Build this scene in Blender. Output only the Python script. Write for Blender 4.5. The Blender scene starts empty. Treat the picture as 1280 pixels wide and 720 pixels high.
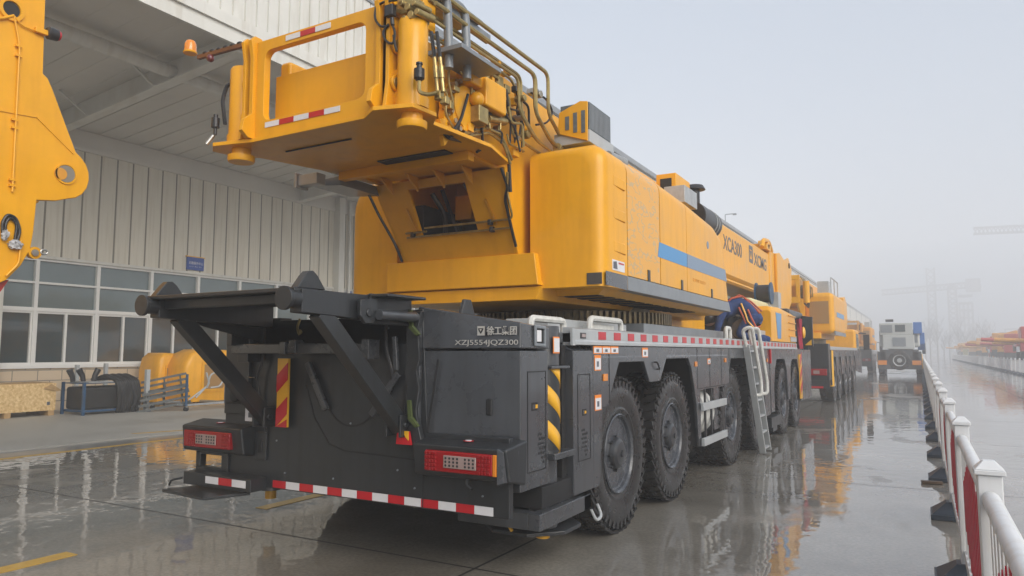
import bpy, bmesh, math, random
from mathutils import Vector, Matrix
random.seed(7)
C = bpy.data.collections.new('scene'); bpy.context.scene.collection.children.link(C)
SC = bpy.context.scene
# ------------------------------------------------------------------ camera model
F_ = 890.0; TH = math.atan(80/F_); PS = math.atan(510*math.cos(TH)/F_); H = 1.55
RV = Vector((math.cos(PS), math.sin(PS), 0))
FV = Vector((-math.sin(PS)*math.cos(TH), math.cos(PS)*math.cos(TH), math.sin(TH)))
UV = RV.cross(FV)
cam = bpy.data.cameras.new('camera'); co = bpy.data.objects.new('camera', cam); C.objects.link(co)
M = Matrix((RV, UV, -FV)).transposed().to_4x4(); M.translation = Vector((0, 0, H)); co.matrix_world = M
cam.sensor_width = 36; cam.lens = F_/1280*36; cam.clip_end = 3000; cam.clip_start = .05
SC.camera = co
def P(x, y, **k):
    """a point of the place seen at a pixel, on a plane of the place"""
    d = FV + RV*((x-640)/F_) - UV*((y-360)/F_)
    (ax, v), = k.items(); i = 'XYZ'.index(ax); o = Vector((0, 0, H))
    return o + d*((v-o[i])/d[i])
# ------------------------------------------------------------------ materials
def mat(name, col, rough=.5, metal=0, coat=0, var=.0, vscale=6, bump=0, bscale=40, col2=None, crough=.1, spec=None, emit=None, mask=None, rvar=0):
    m = bpy.data.materials.new(name); m.use_nodes = True; nt = m.node_tree; b = nt.nodes['Principled BSDF']
    b.inputs['Base Color'].default_value = (*col, 1); b.inputs['Roughness'].default_value = rough
    b.inputs['Metallic'].default_value = metal; b.inputs['Coat Weight'].default_value = coat; b.inputs['Coat Roughness'].default_value = crough
    if spec is not None: b.inputs['Specular IOR Level'].default_value = spec
    if emit: b.inputs['Emission Color'].default_value = (*emit[:3], 1); b.inputs['Emission Strength'].default_value = emit[3]
    tc = nt.nodes.new('ShaderNodeTexCoord')
    if var or col2 or rvar:
        n = nt.nodes.new('ShaderNodeTexNoise'); n.inputs['Scale'].default_value = vscale; n.inputs['Detail'].default_value = 6; n.inputs['Roughness'].default_value = .62
        nt.links.new(tc.outputs['Object'], n.inputs['Vector'])
        if var or col2:
            r = nt.nodes.new('ShaderNodeValToRGB'); nt.links.new(n.outputs['Fac'], r.inputs['Fac'])
            r.color_ramp.elements[0].position = .32; r.color_ramp.elements[1].position = .68
            c2 = col2 or tuple(min(1, c*(1+var)) for c in col); c1 = col if col2 else tuple(c*(1-var) for c in col)
            r.color_ramp.elements[0].color = (*c1, 1); r.color_ramp.elements[1].color = (*c2, 1)
            nt.links.new(r.outputs['Color'], b.inputs['Base Color'])
        if rvar:
            mr = nt.nodes.new('ShaderNodeMapRange'); mr.inputs['To Min'].default_value = max(.02, rough-rvar); mr.inputs['To Max'].default_value = rough+rvar
            mr.inputs['From Min'].default_value = .3; mr.inputs['From Max'].default_value = .7
            nt.links.new(n.outputs['Fac'], mr.inputs['Value']); nt.links.new(mr.outputs['Result'], b.inputs['Roughness'])
    if bump:
        n2 = nt.nodes.new('ShaderNodeTexNoise'); n2.inputs['Scale'].default_value = bscale; n2.inputs['Detail'].default_value = 4
        bp = nt.nodes.new('ShaderNodeBump'); bp.inputs['Strength'].default_value = bump; bp.inputs['Distance'].default_value = .01
        nt.links.new(tc.outputs['Object'], n2.inputs['Vector']); nt.links.new(n2.outputs['Fac'], bp.inputs['Height']); nt.links.new(bp.outputs['Normal'], b.inputs['Normal'])
    return m
YEL = mat('yellow_paint', (.81, .382, .007), .38, spec=.4, coat=.12, var=.07, vscale=2.2, rvar=.07, bump=.03, bscale=5)
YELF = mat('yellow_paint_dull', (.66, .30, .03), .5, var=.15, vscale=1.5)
BLK = mat('graphite_paint', (.022, .0245, .0275), .38, coat=.25, var=.10, vscale=2, rvar=.07, bump=.015, bscale=8, crough=.25)
SIDE = mat('graphite_paint_sky_sheen', (.05, .054, .061), .28, coat=.6, var=.10, vscale=2.5, rvar=.06, bump=.012, bscale=5, crough=.12)  # same graphite paint, base lightened for sky reflected in the side panels
DARK = mat('black_underbody', (.014, .014, .015), .7, var=.3)
GREY = mat('light_grey_paint', (.40, .42, .43), .4, coat=.2, var=.1, vscale=5, rvar=.1)
MGREY = mat('mid_grey_paint', (.20, .22, .24), .4, coat=.2, var=.1, vscale=5)
RUB = mat('tyre_rubber', (.017, .016, .0155), .32, spec=.55, var=.35, vscale=9, rvar=.14, bump=.12, bscale=60)
RIM = mat('wheel_paint', (.055, .060, .070), .24, coat=.2, var=.25, vscale=12, rvar=.1)
HUB = mat('hub_paint', (.028, .030, .034), .35, coat=.3, var=.2, vscale=20)
BRASS = mat('zinc_plated_tube', (.40, .30, .12), .34, metal=.75, var=.25, vscale=14)
STEEL = mat('bare_steel', (.42, .42, .40), .35, metal=.8, var=.2, vscale=9)
GEAR = mat('greased_gear', (.16, .12, .06), .4, metal=.5, var=.4, vscale=11)
RED = mat('reflective_red', (.50, .008, .016), .35, coat=.3, var=.06)
WHITE = mat('reflective_white', (.72, .72, .74), .35, coat=.3, var=.05)
LENS = mat('red_lens', (.30, .002, .005), .22, coat=.35, crough=.03, bump=.25, bscale=55)
CLEAR = mat('clear_lens', (.34, .25, .23), .15, coat=1, crough=.03)
AMBER = mat('amber_lens', (.75, .24, .01), .2, coat=.6)
ORANGE = mat('orange_plastic', (.85, .25, .03), .4)
BLUE = mat('blue_stripe', (.03, .25, .55), .35, coat=.3)
BLUEG = mat('grey_blue_stripe', (.17, .25, .36), .4, coat=.3)
HAZY = mat('hazard_yellow', (.80, .42, .02), .4, coat=.3, var=.05)
PLAST = mat('black_plastic', (.02, .02, .022), .35, var=.2)
HOSE = mat('black_hose', (.018, .018, .02), .4)
WRAP = mat('white_foam_wrap', (.60, .60, .57), .7, var=.12, vscale=18, bump=.5, bscale=30)
TEXT = mat('dark_lettering', (.10, .11, .13), .45)
SILV = mat('silver_lettering', (.60, .57, .52), .3, metal=.6)
OLIVE = mat('olive_webbing', (.06, .08, .02), .8)
GRILL = mat('radiator_grille', (.14, .16, .17), .5, metal=.3, var=.2, vscale=30)
# hall
CLAD = mat('cream_cladding', (.70, .665, .57), .5, var=.05, vscale=.35)
CLADD = mat('cladding_joint', (.22, .20, .165), .6)
SOFF = mat('grey_soffit', (.66, .64, .59), .6, var=.06, vscale=.5)
TRIM = mat('cream_trim', (.66, .655, .61), .45, var=.04, vscale=1)
FRAME = mat('white_window_frame', (.78, .78, .76), .4)
BRICK = mat('tan_brick', (.46, .36, .25), .7)
def brickify():
    nt = BRICK.node_tree; b = nt.nodes['Principled BSDF']; tc = nt.nodes.new('ShaderNodeTexCoord'); mp = nt.nodes.new('ShaderNodeMapping')
    mp.inputs['Rotation'].default_value = (math.radians(90), 0, math.radians(90))
    sx = nt.nodes.new('ShaderNodeSeparateXYZ'); cb = nt.nodes.new('ShaderNodeCombineXYZ')
    br = nt.nodes.new('ShaderNodeTexBrick'); br.inputs['Scale'].default_value = 1; br.inputs['Brick Width'].default_value = .6; br.inputs['Row Height'].default_value = .27
    br.inputs['Mortar Size'].default_value = .012; br.inputs['Color1'].default_value = (.62, .50, .36, 1); br.inputs['Color2'].default_value = (.54, .44, .31, 1); br.inputs['Mortar'].default_value = (.25, .22, .18, 1)
    nt.links.new(tc.outputs['Object'], sx.inputs[0]); nt.links.new(sx.outputs['Y'], cb.inputs['X']); nt.links.new(sx.outputs['Z'], cb.inputs['Y'])
    nt.links.new(cb.outputs[0], br.inputs['Vector']); nt.links.new(br.outputs['Color'], b.inputs['Base Color'])
brickify()
GLASSW = mat('painted_reflection_glass', (.03, .055, .065), .06, spec=.9, col2=(.075, .065, .05), vscale=1.1)  # brownish noise in the colour stands in for a reflection of the yard
GLASSU = mat('painted_sky_glass', (.14, .185, .195), .08, spec=.9, var=.12, vscale=.6)  # base colour raised to stand in for reflected sky
CGLASS = mat('cab_glass', (.03, .045, .05), .06, spec=.8)
SIGNB = mat('sign_blue', (.02, .07, .32), .4)
OSB = mat('osb_board', (.50, .31, .11), .7, col2=(.80, .60, .32), vscale=16)
WOOD = mat('crate_timber', (.42, .27, .12), .7, var=.2, vscale=8)
BLUEP = mat('blue_tube_paint', (.018, .065, .14), .45, var=.2)
GALV = mat('galvanised', (.45, .47, .48), .4, metal=.5, var=.15, vscale=10)
YMESH = mat('brown_mesh', (.34, .19, .06), .6, var=.1, vscale=60)
YDARK = mat('sack_film', (.014, .014, .013), .5, var=.3)
PVC = mat('white_pvc', (.70, .71, .72), .38, var=.04, vscale=3)
PRED = mat('pvc_red', (.62, .03, .06), .4, var=.08)
RBASE = mat('rubber_foot', (.03, .04, .055), .45, var=.3, vscale=9)
CWHITE = mat('white_crane_paint', (.48, .49, .47), .4, coat=.3, var=.05)
CBLUE = mat('blue_crane_paint', (.02, .13, .42), .4, coat=.3)
CRED = mat('red_crane_paint', (.50, .04, .03), .4, coat=.3)
COVER = mat('coverall_cloth', (.018, .045, .15), .85, var=.25, vscale=14, bump=.5, bscale=18)
SKIN = mat('skin', (.42, .24, .16), .5)
STRAP = mat('orange_strap', (.50, .10, .05), .6)
TOWER = mat('tower_steel', (.16, .14, .11), .6)
CONCB = mat('unfinished_concrete', (.22, .21, .20), .8)
BARK = mat('bare_bark', (.10, .09, .075), .8)
CREAM = mat('pale_padding', (.62, .58, .34), .7, var=.08)
def pattern_mat():
    m = mat('patterned_yellow_panel', (.74, .36, .035), .34, coat=.3); nt = m.node_tree; b = nt.nodes['Principled BSDF']
    tc = nt.nodes.new('ShaderNodeTexCoord'); mp = nt.nodes.new('ShaderNodeMapping'); mp.inputs['Scale'].default_value = (1, 3.4, 8)
    n = nt.nodes.new('ShaderNodeTexNoise'); n.inputs['Scale'].default_value = 1.7; n.inputs['Detail'].default_value = 1
    r = nt.nodes.new('ShaderNodeValToRGB'); e = r.color_ramp.elements
    e[0].position = .53; e[0].color = (.79, .372, .010, 1); e[1].position = .555; e[1].color = (.56, .36, .14, 1)
    q = r.color_ramp.elements.new(.59); q.color = (.56, .36, .14, 1); q = r.color_ramp.elements.new(.61); q.color = (.79, .372, .010, 1)
    nt.links.new(tc.outputs['Object'], mp.inputs[0]); nt.links.new(mp.outputs[0], n.inputs['Vector']); nt.links.new(n.outputs['Fac'], r.inputs['Fac']); nt.links.new(r.outputs['Color'], b.inputs['Base Color'])
    return m
PATT = pattern_mat()
def streaks(m, lo=.86, sc=(9, 9, .7)):
    nt = m.node_tree; b = nt.nodes['Principled BSDF']; src = b.inputs['Base Color'].links[0].from_socket
    tc = nt.nodes.new('ShaderNodeTexCoord'); mp = nt.nodes.new('ShaderNodeMapping'); mp.inputs['Scale'].default_value = sc
    n = nt.nodes.new('ShaderNodeTexNoise'); n.inputs['Scale'].default_value = 1.6; n.inputs['Detail'].default_value = 5
    r = nt.nodes.new('ShaderNodeValToRGB'); r.color_ramp.elements[0].position = .36; r.color_ramp.elements[0].color = (lo, lo*.98, lo*.95, 1); r.color_ramp.elements[1].position = .52; r.color_ramp.elements[1].color = (1, 1, 1, 1)
    x = nt.nodes.new('ShaderNodeMixRGB'); x.blend_type = 'MULTIPLY'; x.inputs[0].default_value = 1
    nt.links.new(tc.outputs['Object'], mp.inputs[0]); nt.links.new(mp.outputs[0], n.inputs['Vector']); nt.links.new(n.outputs['Fac'], r.inputs['Fac'])
    nt.links.new(src, x.inputs[1]); nt.links.new(r.outputs['Color'], x.inputs[2]); nt.links.new(x.outputs[0], b.inputs['Base Color'])
streaks(YEL, .94, (5, 5, .6)); streaks(BLK, .82); streaks(SIDE, .85); streaks(CLAD, .9, (1, 6, .35)); streaks(PVC, .93, (10, 10, 2)); streaks(TRIM, .9, (1, 3, .4))
def ground_mat():
    m = bpy.data.materials.new('wet_concrete'); m.use_nodes = True; nt = m.node_tree; b = nt.nodes['Principled BSDF']; L = nt.links.new; N = nt.nodes.new
    g = N('ShaderNodeNewGeometry'); sp = N('ShaderNodeSeparateXYZ'); L(g.outputs['Position'], sp.inputs[0])
    def noise(sc, det=5, mapsc=None, rough=.6):
        n = N('ShaderNodeTexNoise'); n.inputs['Scale'].default_value = sc; n.inputs['Detail'].default_value = det; n.inputs['Roughness'].default_value = rough
        if mapsc:
            mp = N('ShaderNodeMapping'); mp.inputs['Scale'].default_value = mapsc; L(g.outputs['Position'], mp.inputs[0]); L(mp.outputs[0], n.inputs['Vector'])
        else: L(g.outputs['Position'], n.inputs['Vector'])
        return n.outputs['Fac']
    def ramp(v, a, ca, bb, cb):
        r = N('ShaderNodeValToRGB'); e = r.color_ramp.elements; e[0].position = a; e[0].color = (*ca, 1); e[1].position = bb; e[1].color = (*cb, 1); L(v, r.inputs['Fac']); return r.outputs['Color']
    def math_(op, a, b_=None, c=None):
        n = N('ShaderNodeMath'); n.operation = op
        for i, v in enumerate((a, b_, c)):
            if v is None: continue
            if isinstance(v, (int, float)): n.inputs[i].default_value = v
            else: L(v, n.inputs[i])
        return n.outputs[0]
    base = ramp(noise(.55, 7), .3, (.13, .115, .09), .72, (.32, .295, .25))
    fine = ramp(noise(34, 3), .35, (.8, .8, .8), .65, (1.12, 1.12, 1.12))
    mx = N('ShaderNodeMixRGB'); mx.blend_type = 'MULTIPLY'; mx.inputs[0].default_value = 1; L(base, mx.inputs[1]); L(fine, mx.inputs[2])
    # slab joints every 4.6 m across, 5.5 m along
    def joint(ax, per, off, wid):
        w = math_('PINGPONG', math_('ADD', sp.outputs[ax], off), per/2)
        return math_('LESS_THAN', w, wid)
    wob = math_('MULTIPLY', math_('SUBTRACT', noise(2.5, 3), .5), .03)
    j = math_('MAXIMUM', joint('Y', 5.0, .55, .012), joint('X', 5.75, -2.9, .012))
    jm = N('ShaderNodeMixRGB'); L(j, jm.inputs[0]); L(mx.outputs[0], jm.inputs[1]); jm.inputs[2].default_value = (.025, .023, .02, 1)
    L(jm.outputs[0], b.inputs['Base Color'])
    b.inputs['Roughness'].default_value = .55
    # water film: pooled nearly everywhere, thinner where the slab stands proud
    pud = noise(.42, 6, (1, .7, 1), .6)
    cw = N('ShaderNodeMapRange'); cw.inputs['From Min'].default_value = .37; cw.inputs['From Max'].default_value = .42; cw.inputs['To Min'].default_value = .55; cw.inputs['To Max'].default_value = 1; L(pud, cw.inputs['Value'])
    L(math_('MULTIPLY', cw.outputs[0], math_('SUBTRACT', 1.0, math_('MULTIPLY', j, .85))), b.inputs['Coat Weight'])
    cr = N('ShaderNodeMapRange'); cr.inputs['From Min'].default_value = .36; cr.inputs['From Max'].default_value = .44; cr.inputs['To Min'].default_value = .16; cr.inputs['To Max'].default_value = .012; L(pud, cr.inputs['Value'])
    L(cr.outputs[0], b.inputs['Coat Roughness']); b.inputs['Coat IOR'].default_value = 1.8
    rip = N('ShaderNodeBump'); rip.inputs['Strength'].default_value = .20; rip.inputs['Distance'].default_value = .02
    r1 = noise(2.6, 2.0, (1, 1, 1)); r2 = noise(9, 1.0)
    hh = math_('ADD', math_('MULTIPLY', r1, 1.0), math_('MULTIPLY', r2, .10))
    L(hh, rip.inputs['Height']); L(rip.outputs['Normal'], b.inputs['Coat Normal'])
    bb = N('ShaderNodeBump'); bb.inputs['Strength'].default_value = .3; bb.inputs['Distance'].default_value = .005; L(noise(60, 3), bb.inputs['Height']); L(bb.outputs['Normal'], b.inputs['Normal'])
    b.inputs['Specular IOR Level'].default_value = .3
    return m
WET = ground_mat()
APRON = mat('damp_pale_concrete', (.30, .29, .26), .55, col2=(.40, .385, .35), vscale=.7, bump=.2, bscale=30, rvar=.15)
APRD = mat('wet_apron_edge', (.13, .125, .115), .3, col2=(.20, .195, .18), vscale=1.2, coat=.6, crough=.1)
YLINE = mat('yellow_road_paint', (.62, .38, .04), .45, col2=(.50, .30, .05), vscale=9, coat=.5, crough=.06)
# ------------------------------------------------------------------ mesh builder
class MB:
    def __init__(s): s.bm = bmesh.new()
    def poly(s, pts):
        v = [s.bm.verts.new(p) for p in pts]; return s.bm.faces.new(v)
    def hull8(s, p):   # 8 points: bottom 4 ccw, top 4 ccw
        v = [s.bm.verts.new(q) for q in p]
        for f in ((3, 2, 1, 0), (4, 5, 6, 7), (0, 1, 5, 4), (1, 2, 6, 5), (2, 3, 7, 6), (3, 0, 4, 7)): s.bm.faces.new([v[i] for i in f])
        return s
    def box(s, x0, x1, y0, y1, z0, z1):
        x0, x1 = sorted((x0, x1)); y0, y1 = sorted((y0, y1)); z0, z1 = sorted((z0, z1))
        return s.hull8([(x0, y0, z0), (x1, y0, z0), (x1, y1, z0), (x0, y1, z0), (x0, y0, z1), (x1, y0, z1), (x1, y1, z1), (x0, y1, z1)])
    def cbox(s, c, d, rot=None):
        h = Vector(d)/2; R = rot or Matrix(); c = Vector(c)
        return s.hull8([c + (R @ Vector((sx*h.x, sy*h.y, sz*h.z))) for sx, sy, sz in ((-1,-1,-1),(1,-1,-1),(1,1,-1),(-1,1,-1),(-1,-1,1),(1,-1,1),(1,1,1),(-1,1,1))])
    def bar(s, a, b, w, h, up=(0, 0, 1)):   # rectangular bar from a to b, w sideways, h along up
        a = Vector(a); b = Vector(b); d = (b-a).normalized(); u = Vector(up); sd = d.cross(u)
        if sd.length < 1e-4: sd = d.cross(Vector((1, 0, 0)))
        sd.normalize(); u = sd.cross(d)
        q = lambda p: [p - sd*w/2 - u*h/2, p + sd*w/2 - u*h/2, p + sd*w/2 + u*h/2, p - sd*w/2 + u*h/2]
        A = [s.bm.verts.new(t) for t in q(a)]; B = [s.bm.verts.new(t) for t in q(b)]
        s.bm.faces.new(A[::-1]); s.bm.faces.new(B)
        for i in range(4): s.bm.faces.new((A[i], A[(i+1) % 4], B[(i+1) % 4], B[i]))
        return s
    def prism(s, pts, ax, a0, a1):   # 2d outline extruded along an axis; pts are the other two coordinates in xyz order
        def q(p, a):
            return {'X': (a, p[0], p[1]), 'Y': (p[0], a, p[1]), 'Z': (p[0], p[1], a)}[ax]
        A = [s.bm.verts.new(q(p, a0)) for p in pts]; B = [s.bm.verts.new(q(p, a1)) for p in pts]
        s.bm.faces.new(A[::-1]); s.bm.faces.new(B); n = len(pts)
        for i in range(n): s.bm.faces.new((A[i], A[(i+1) % n], B[(i+1) % n], B[i]))
        return s
    def frame(s, o, i, ax, a0, a1):  # ring between two outlines with equal point counts
        def q(p, a): return {'X': (a, p[0], p[1]), 'Y': (p[0], a, p[1]), 'Z': (p[0], p[1], a)}[ax]
        V = [[s.bm.verts.new(q(p, a)) for p in r] for a in (a0, a1) for r in (o, i)]; n = len(o)
        for k in range(n):
            l = (k+1) % n
            s.bm.faces.new((V[0][k], V[1][k], V[1][l], V[0][l])); s.bm.faces.new((V[2][k], V[2][l], V[3][l], V[3][k]))
            s.bm.faces.new((V[0][k], V[0][l], V[2][l], V[2][k])); s.bm.faces.new((V[1][k], V[3][k], V[3][l], V[1][l]))
        return s
    def loft(s, secs, cap=True):
        R = [[s.bm.verts.new(p) for p in sec] for sec in secs]; n = len(R[0])
        for a, b in zip(R, R[1:]):
            for i in range(n): s.bm.faces.new((a[i], a[(i+1) % n], b[(i+1) % n], b[i]))
        if cap: s.bm.faces.new(R[0][::-1]); s.bm.faces.new(R[-1])
        return s
    def tube(s, pts, r, n=8, cap=True):
        pts = [Vector(p) for p in pts]; secs = []; prev = None
        for i, p in enumerate(pts):
            d = (pts[min(i+1, len(pts)-1)] - pts[max(i-1, 0)]).normalized()
            u = prev if prev is not None else (Vector((0, 0, 1)) if abs(d.z) < .9 else Vector((1, 0, 0)))
            sd = d.cross(u); 
            if sd.length < 1e-3: sd = d.cross(Vector((.3, .9, .2)))
            sd.normalize(); u = sd.cross(d).normalized(); prev = u
            rr = r[i] if isinstance(r, (list, tuple)) else r
            secs.append([p + sd*rr*math.cos(t) + u*rr*math.sin(t) for t in [2*math.pi*k/n for k in range(n)]])
        return s.loft(secs, cap)
    def bent(s, pts, r, bend=.08, n=8):   # polyline with rounded corners
        pts = [Vector(p) for p in pts]; out = [pts[0]]
        for a, b, c in zip(pts, pts[1:], pts[2:]):
            e = min(bend, (a-b).length*.45, (c-b).length*.45); p = b + (a-b).normalized()*e; q = b + (c-b).normalized()*e
            for k in range(5):
                t = k/4; out.append(p*(1-t)**2 + b*2*t*(1-t) + q*t*t)
        out.append(pts[-1]); return s.tube(out, r, n)
    def cyl(s, a, b, r0, r1=None, n=24): return s.tube([a, b], [r0, r1 if r1 is not None else r0], n)
    def lathe(s, prof, c, axis='X', n=48, sgn=1):   # prof: (offset along axis, radius)
        c = Vector(c); secs = []
        for o, r in prof:
            sec = []
            for k in range(n):
                t = 2*math.pi*k/n; a, b = r*math.cos(t), r*math.sin(t)
                sec.append(c + {'X': Vector((o*sgn, a, b)), 'Y': Vector((b, o*sgn, a)), 'Z': Vector((a, b, o*sgn))}[axis])
            secs.append(sec)
        return s.loft(secs)
    def sphere(s, c, r, sq=(1, 1, 1)):
        bmesh.ops.create_uvsphere(s.bm, u_segments=16, v_segments=10, radius=r, matrix=Matrix.Translation(c) @ Matrix.Diagonal((*sq, 1))); return s
    def build(s, name, m, parent=None, bev=0, ang=32, seg=2):
        if name in SPLIT and parent is not None:
            gs = islands(s.bm)
            if 1 < len(gs) <= 60:
                first = None
                for g_ in gs:
                    idx = {v: i for i, v in enumerate(g_)}; nb = MB(); vs = [nb.bm.verts.new(v.co) for v in g_]; done = set()
                    for v in g_:
                        for f in v.link_faces:
                            if f not in done: done.add(f); nb.bm.faces.new([vs[idx[w]] for w in f.verts])
                    o = nb.build1(name, m, parent, bev, ang, seg); first = first or o
                s.bm.free(); return first
        return s.build1(name, m, parent, bev, ang, seg)
    def build1(s, name, m, parent=None, bev=0, ang=32, seg=2):
        off = Vector((0, 0, 0)); q = parent
        while q is not None: off += q.location; q = q.parent
        bmesh.ops.recalc_face_normals(s.bm, faces=s.bm.faces[:])
        if off.length: bmesh.ops.translate(s.bm, verts=s.bm.verts[:], vec=-off)
        me = bpy.data.meshes.new(name); s.bm.to_mesh(me); s.bm.free()
        for mm in (m if isinstance(m, (list, tuple)) else [m]): me.materials.append(mm)
        me.shade_smooth(); me.set_sharp_from_angle(angle=math.radians(ang))
        o = bpy.data.objects.new(name, me); C.objects.link(o)
        if parent is not None: o.parent = parent
        if bev:
            b = o.modifiers.new('bevel', 'BEVEL'); b.width = bev; b.segments = seg; b.limit_method = 'ANGLE'; b.angle_limit = math.radians(40)
            b.harden_normals = True
        return o
SPLIT = {'outrigger_jack', 'fork_arm', 'underside_opening', 'reflective_square', 'reflective_silver', 'bulkhead_opening', 'jack_collar', 'valve_block', 'diagonal_stripe', 'pin_boss', 'pin_cap', 'pipe_clamp', 'strap', 'lamp_cluster', 'foot', 'tank_strap', 'hydraulic_pipe', 'hydraulic_hose', 'flange_bolt', 'hazard_stripe', 'stencil_mark', 'pipe_coupling', 'side_plate', 'support', 'castor', 'post_shaft', 'deck_lamp', 'outrigger_leg', 'clamp_band', 'lock_button', 'fly_brace', 'lens_facet', 'locker_rib', 'rung', 'lamp_diode', 'tread_x'}
def islands(bm):
    seen = set(); out = []
    for v in bm.verts:
        if v in seen: continue
        st = [v]; seen.add(v); grp = []
        while st:
            q = st.pop(); grp.append(q)
            for e in q.link_edges:
                o = e.other_vert(q)
                if o not in seen: seen.add(o); st.append(o)
        out.append(grp)
    return out
def tag(o, label=None, cat=None, group=None, kind=None):
    if label: o['label'] = label
    if cat: o['category'] = cat
    if group: o['group'] = group
    if kind: o['kind'] = kind
    return o
def empty(name, loc, label, cat, group=None):
    o = bpy.data.objects.new(name, None); o.empty_display_size = .2; o.location = loc; C.objects.link(o); return tag(o, label, cat, group)
def copy_tree(o, parent=None):
    c = o.copy(); C.objects.link(c); c.parent = parent
    for ch in list(o.children): copy_tree(ch, c)
    return c
def text_mesh(txt, size, origin, xdir, ydir, m, parent, name='lettering', depth=.004, width=None, align='LEFT', bold=0):
    cu = bpy.data.curves.new(name, 'FONT'); cu.body = txt; cu.size = size; cu.extrude = depth; cu.align_x = align; cu.offset = bold
    ob = bpy.data.objects.new('tmp', cu); C.objects.link(ob)
    dg = bpy.context.evaluated_depsgraph_get(); me = bpy.data.meshes.new_from_object(ob.evaluated_get(dg)); bpy.data.objects.remove(ob)
    X = Vector(xdir).normalized(); Y = Vector(ydir).normalized(); Z = X.cross(Y)
    sx = 1
    if width and me.vertices:
        xs = [v.co.x for v in me.vertices]; sx = width/max(1e-3, max(xs)-min(xs))
    off = Vector((0, 0, 0)); q = parent
    while q is not None: off += q.location; q = q.parent
    o0 = Vector(origin)
    for v in me.vertices:
        c = v.co.copy(); v.co = o0 + X*c.x*sx + Y*c.y + Z*c.z - off
    me.materials.clear(); me.materials.append(m)
    o = bpy.data.objects.new(name, me); C.objects.link(o); o.parent = parent; return o

# ------------------------------------------------------------------ setting
g = MB(); g.box(-290, 290, -150, 440, -.3, 0); tag(g.build('ground', WET), kind='structure')
g = MB(); g.prism([(-22, -20), (-11.75, -20), (-11.75, 300), (-22, 300)], 'Z', .0, .004); tag(g.build('pavement_edge', APRD), kind='structure')
g = MB(); g.prism([(-22, -20), (-12.35, -20)] + [(-12.35 + .07*math.sin(y*.9) + .05*math.sin(y*2.3), y) for y in [k*.5-19.5 for k in range(0, 200)]] + [(-12.35, 300), (-22, 300)], 'Z', .004, .03); tag(g.build('pavement', APRON), kind='structure')
g = MB()
g.box(-11.72, -11.60, -20, 300, .001, .005)
tag(g.build('kerb_line', YLINE), kind='structure')
g = MB(); g.prism([(-12.9, 8.2), (-12.78, 8.2), (-11.75, 10.9), (-11.87, 10.9)], 'Z', .031, .035); tag(g.build('pavement_line', YLINE), kind='structure')
g = MB()
for k in range(-3, 30):
    y = 5.05 + k*4.2
    if k == -1: g.box(-5.83, -5.68, 1.0, 3.23, .001, .005)
    elif k >= 0: g.box(-5.83, -5.68, y, y+2.2, .001, .005)
tag(g.build('lane_line', YLINE), kind='structure')
hz = MB(); hz.box(-300, 300, -160, 450, -1.3, 64)
hm = bpy.data.materials.new('haze'); hm.use_nodes = True; nt = hm.node_tree; nt.nodes.remove(nt.nodes['Principled BSDF'])
pv = nt.nodes.new('ShaderNodeVolumePrincipled'); pv.inputs['Color'].default_value = (.88, .895, .92, 1); pv.inputs['Density'].default_value = .0058; pv.inputs['Anisotropy'].default_value = 0
nt.links.new(pv.outputs[0], nt.nodes['Material Output'].inputs['Volume'])
tag(hz.build('haze', hm), 'thin grey fog filling the yard', 'haze', kind='stuff')

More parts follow.
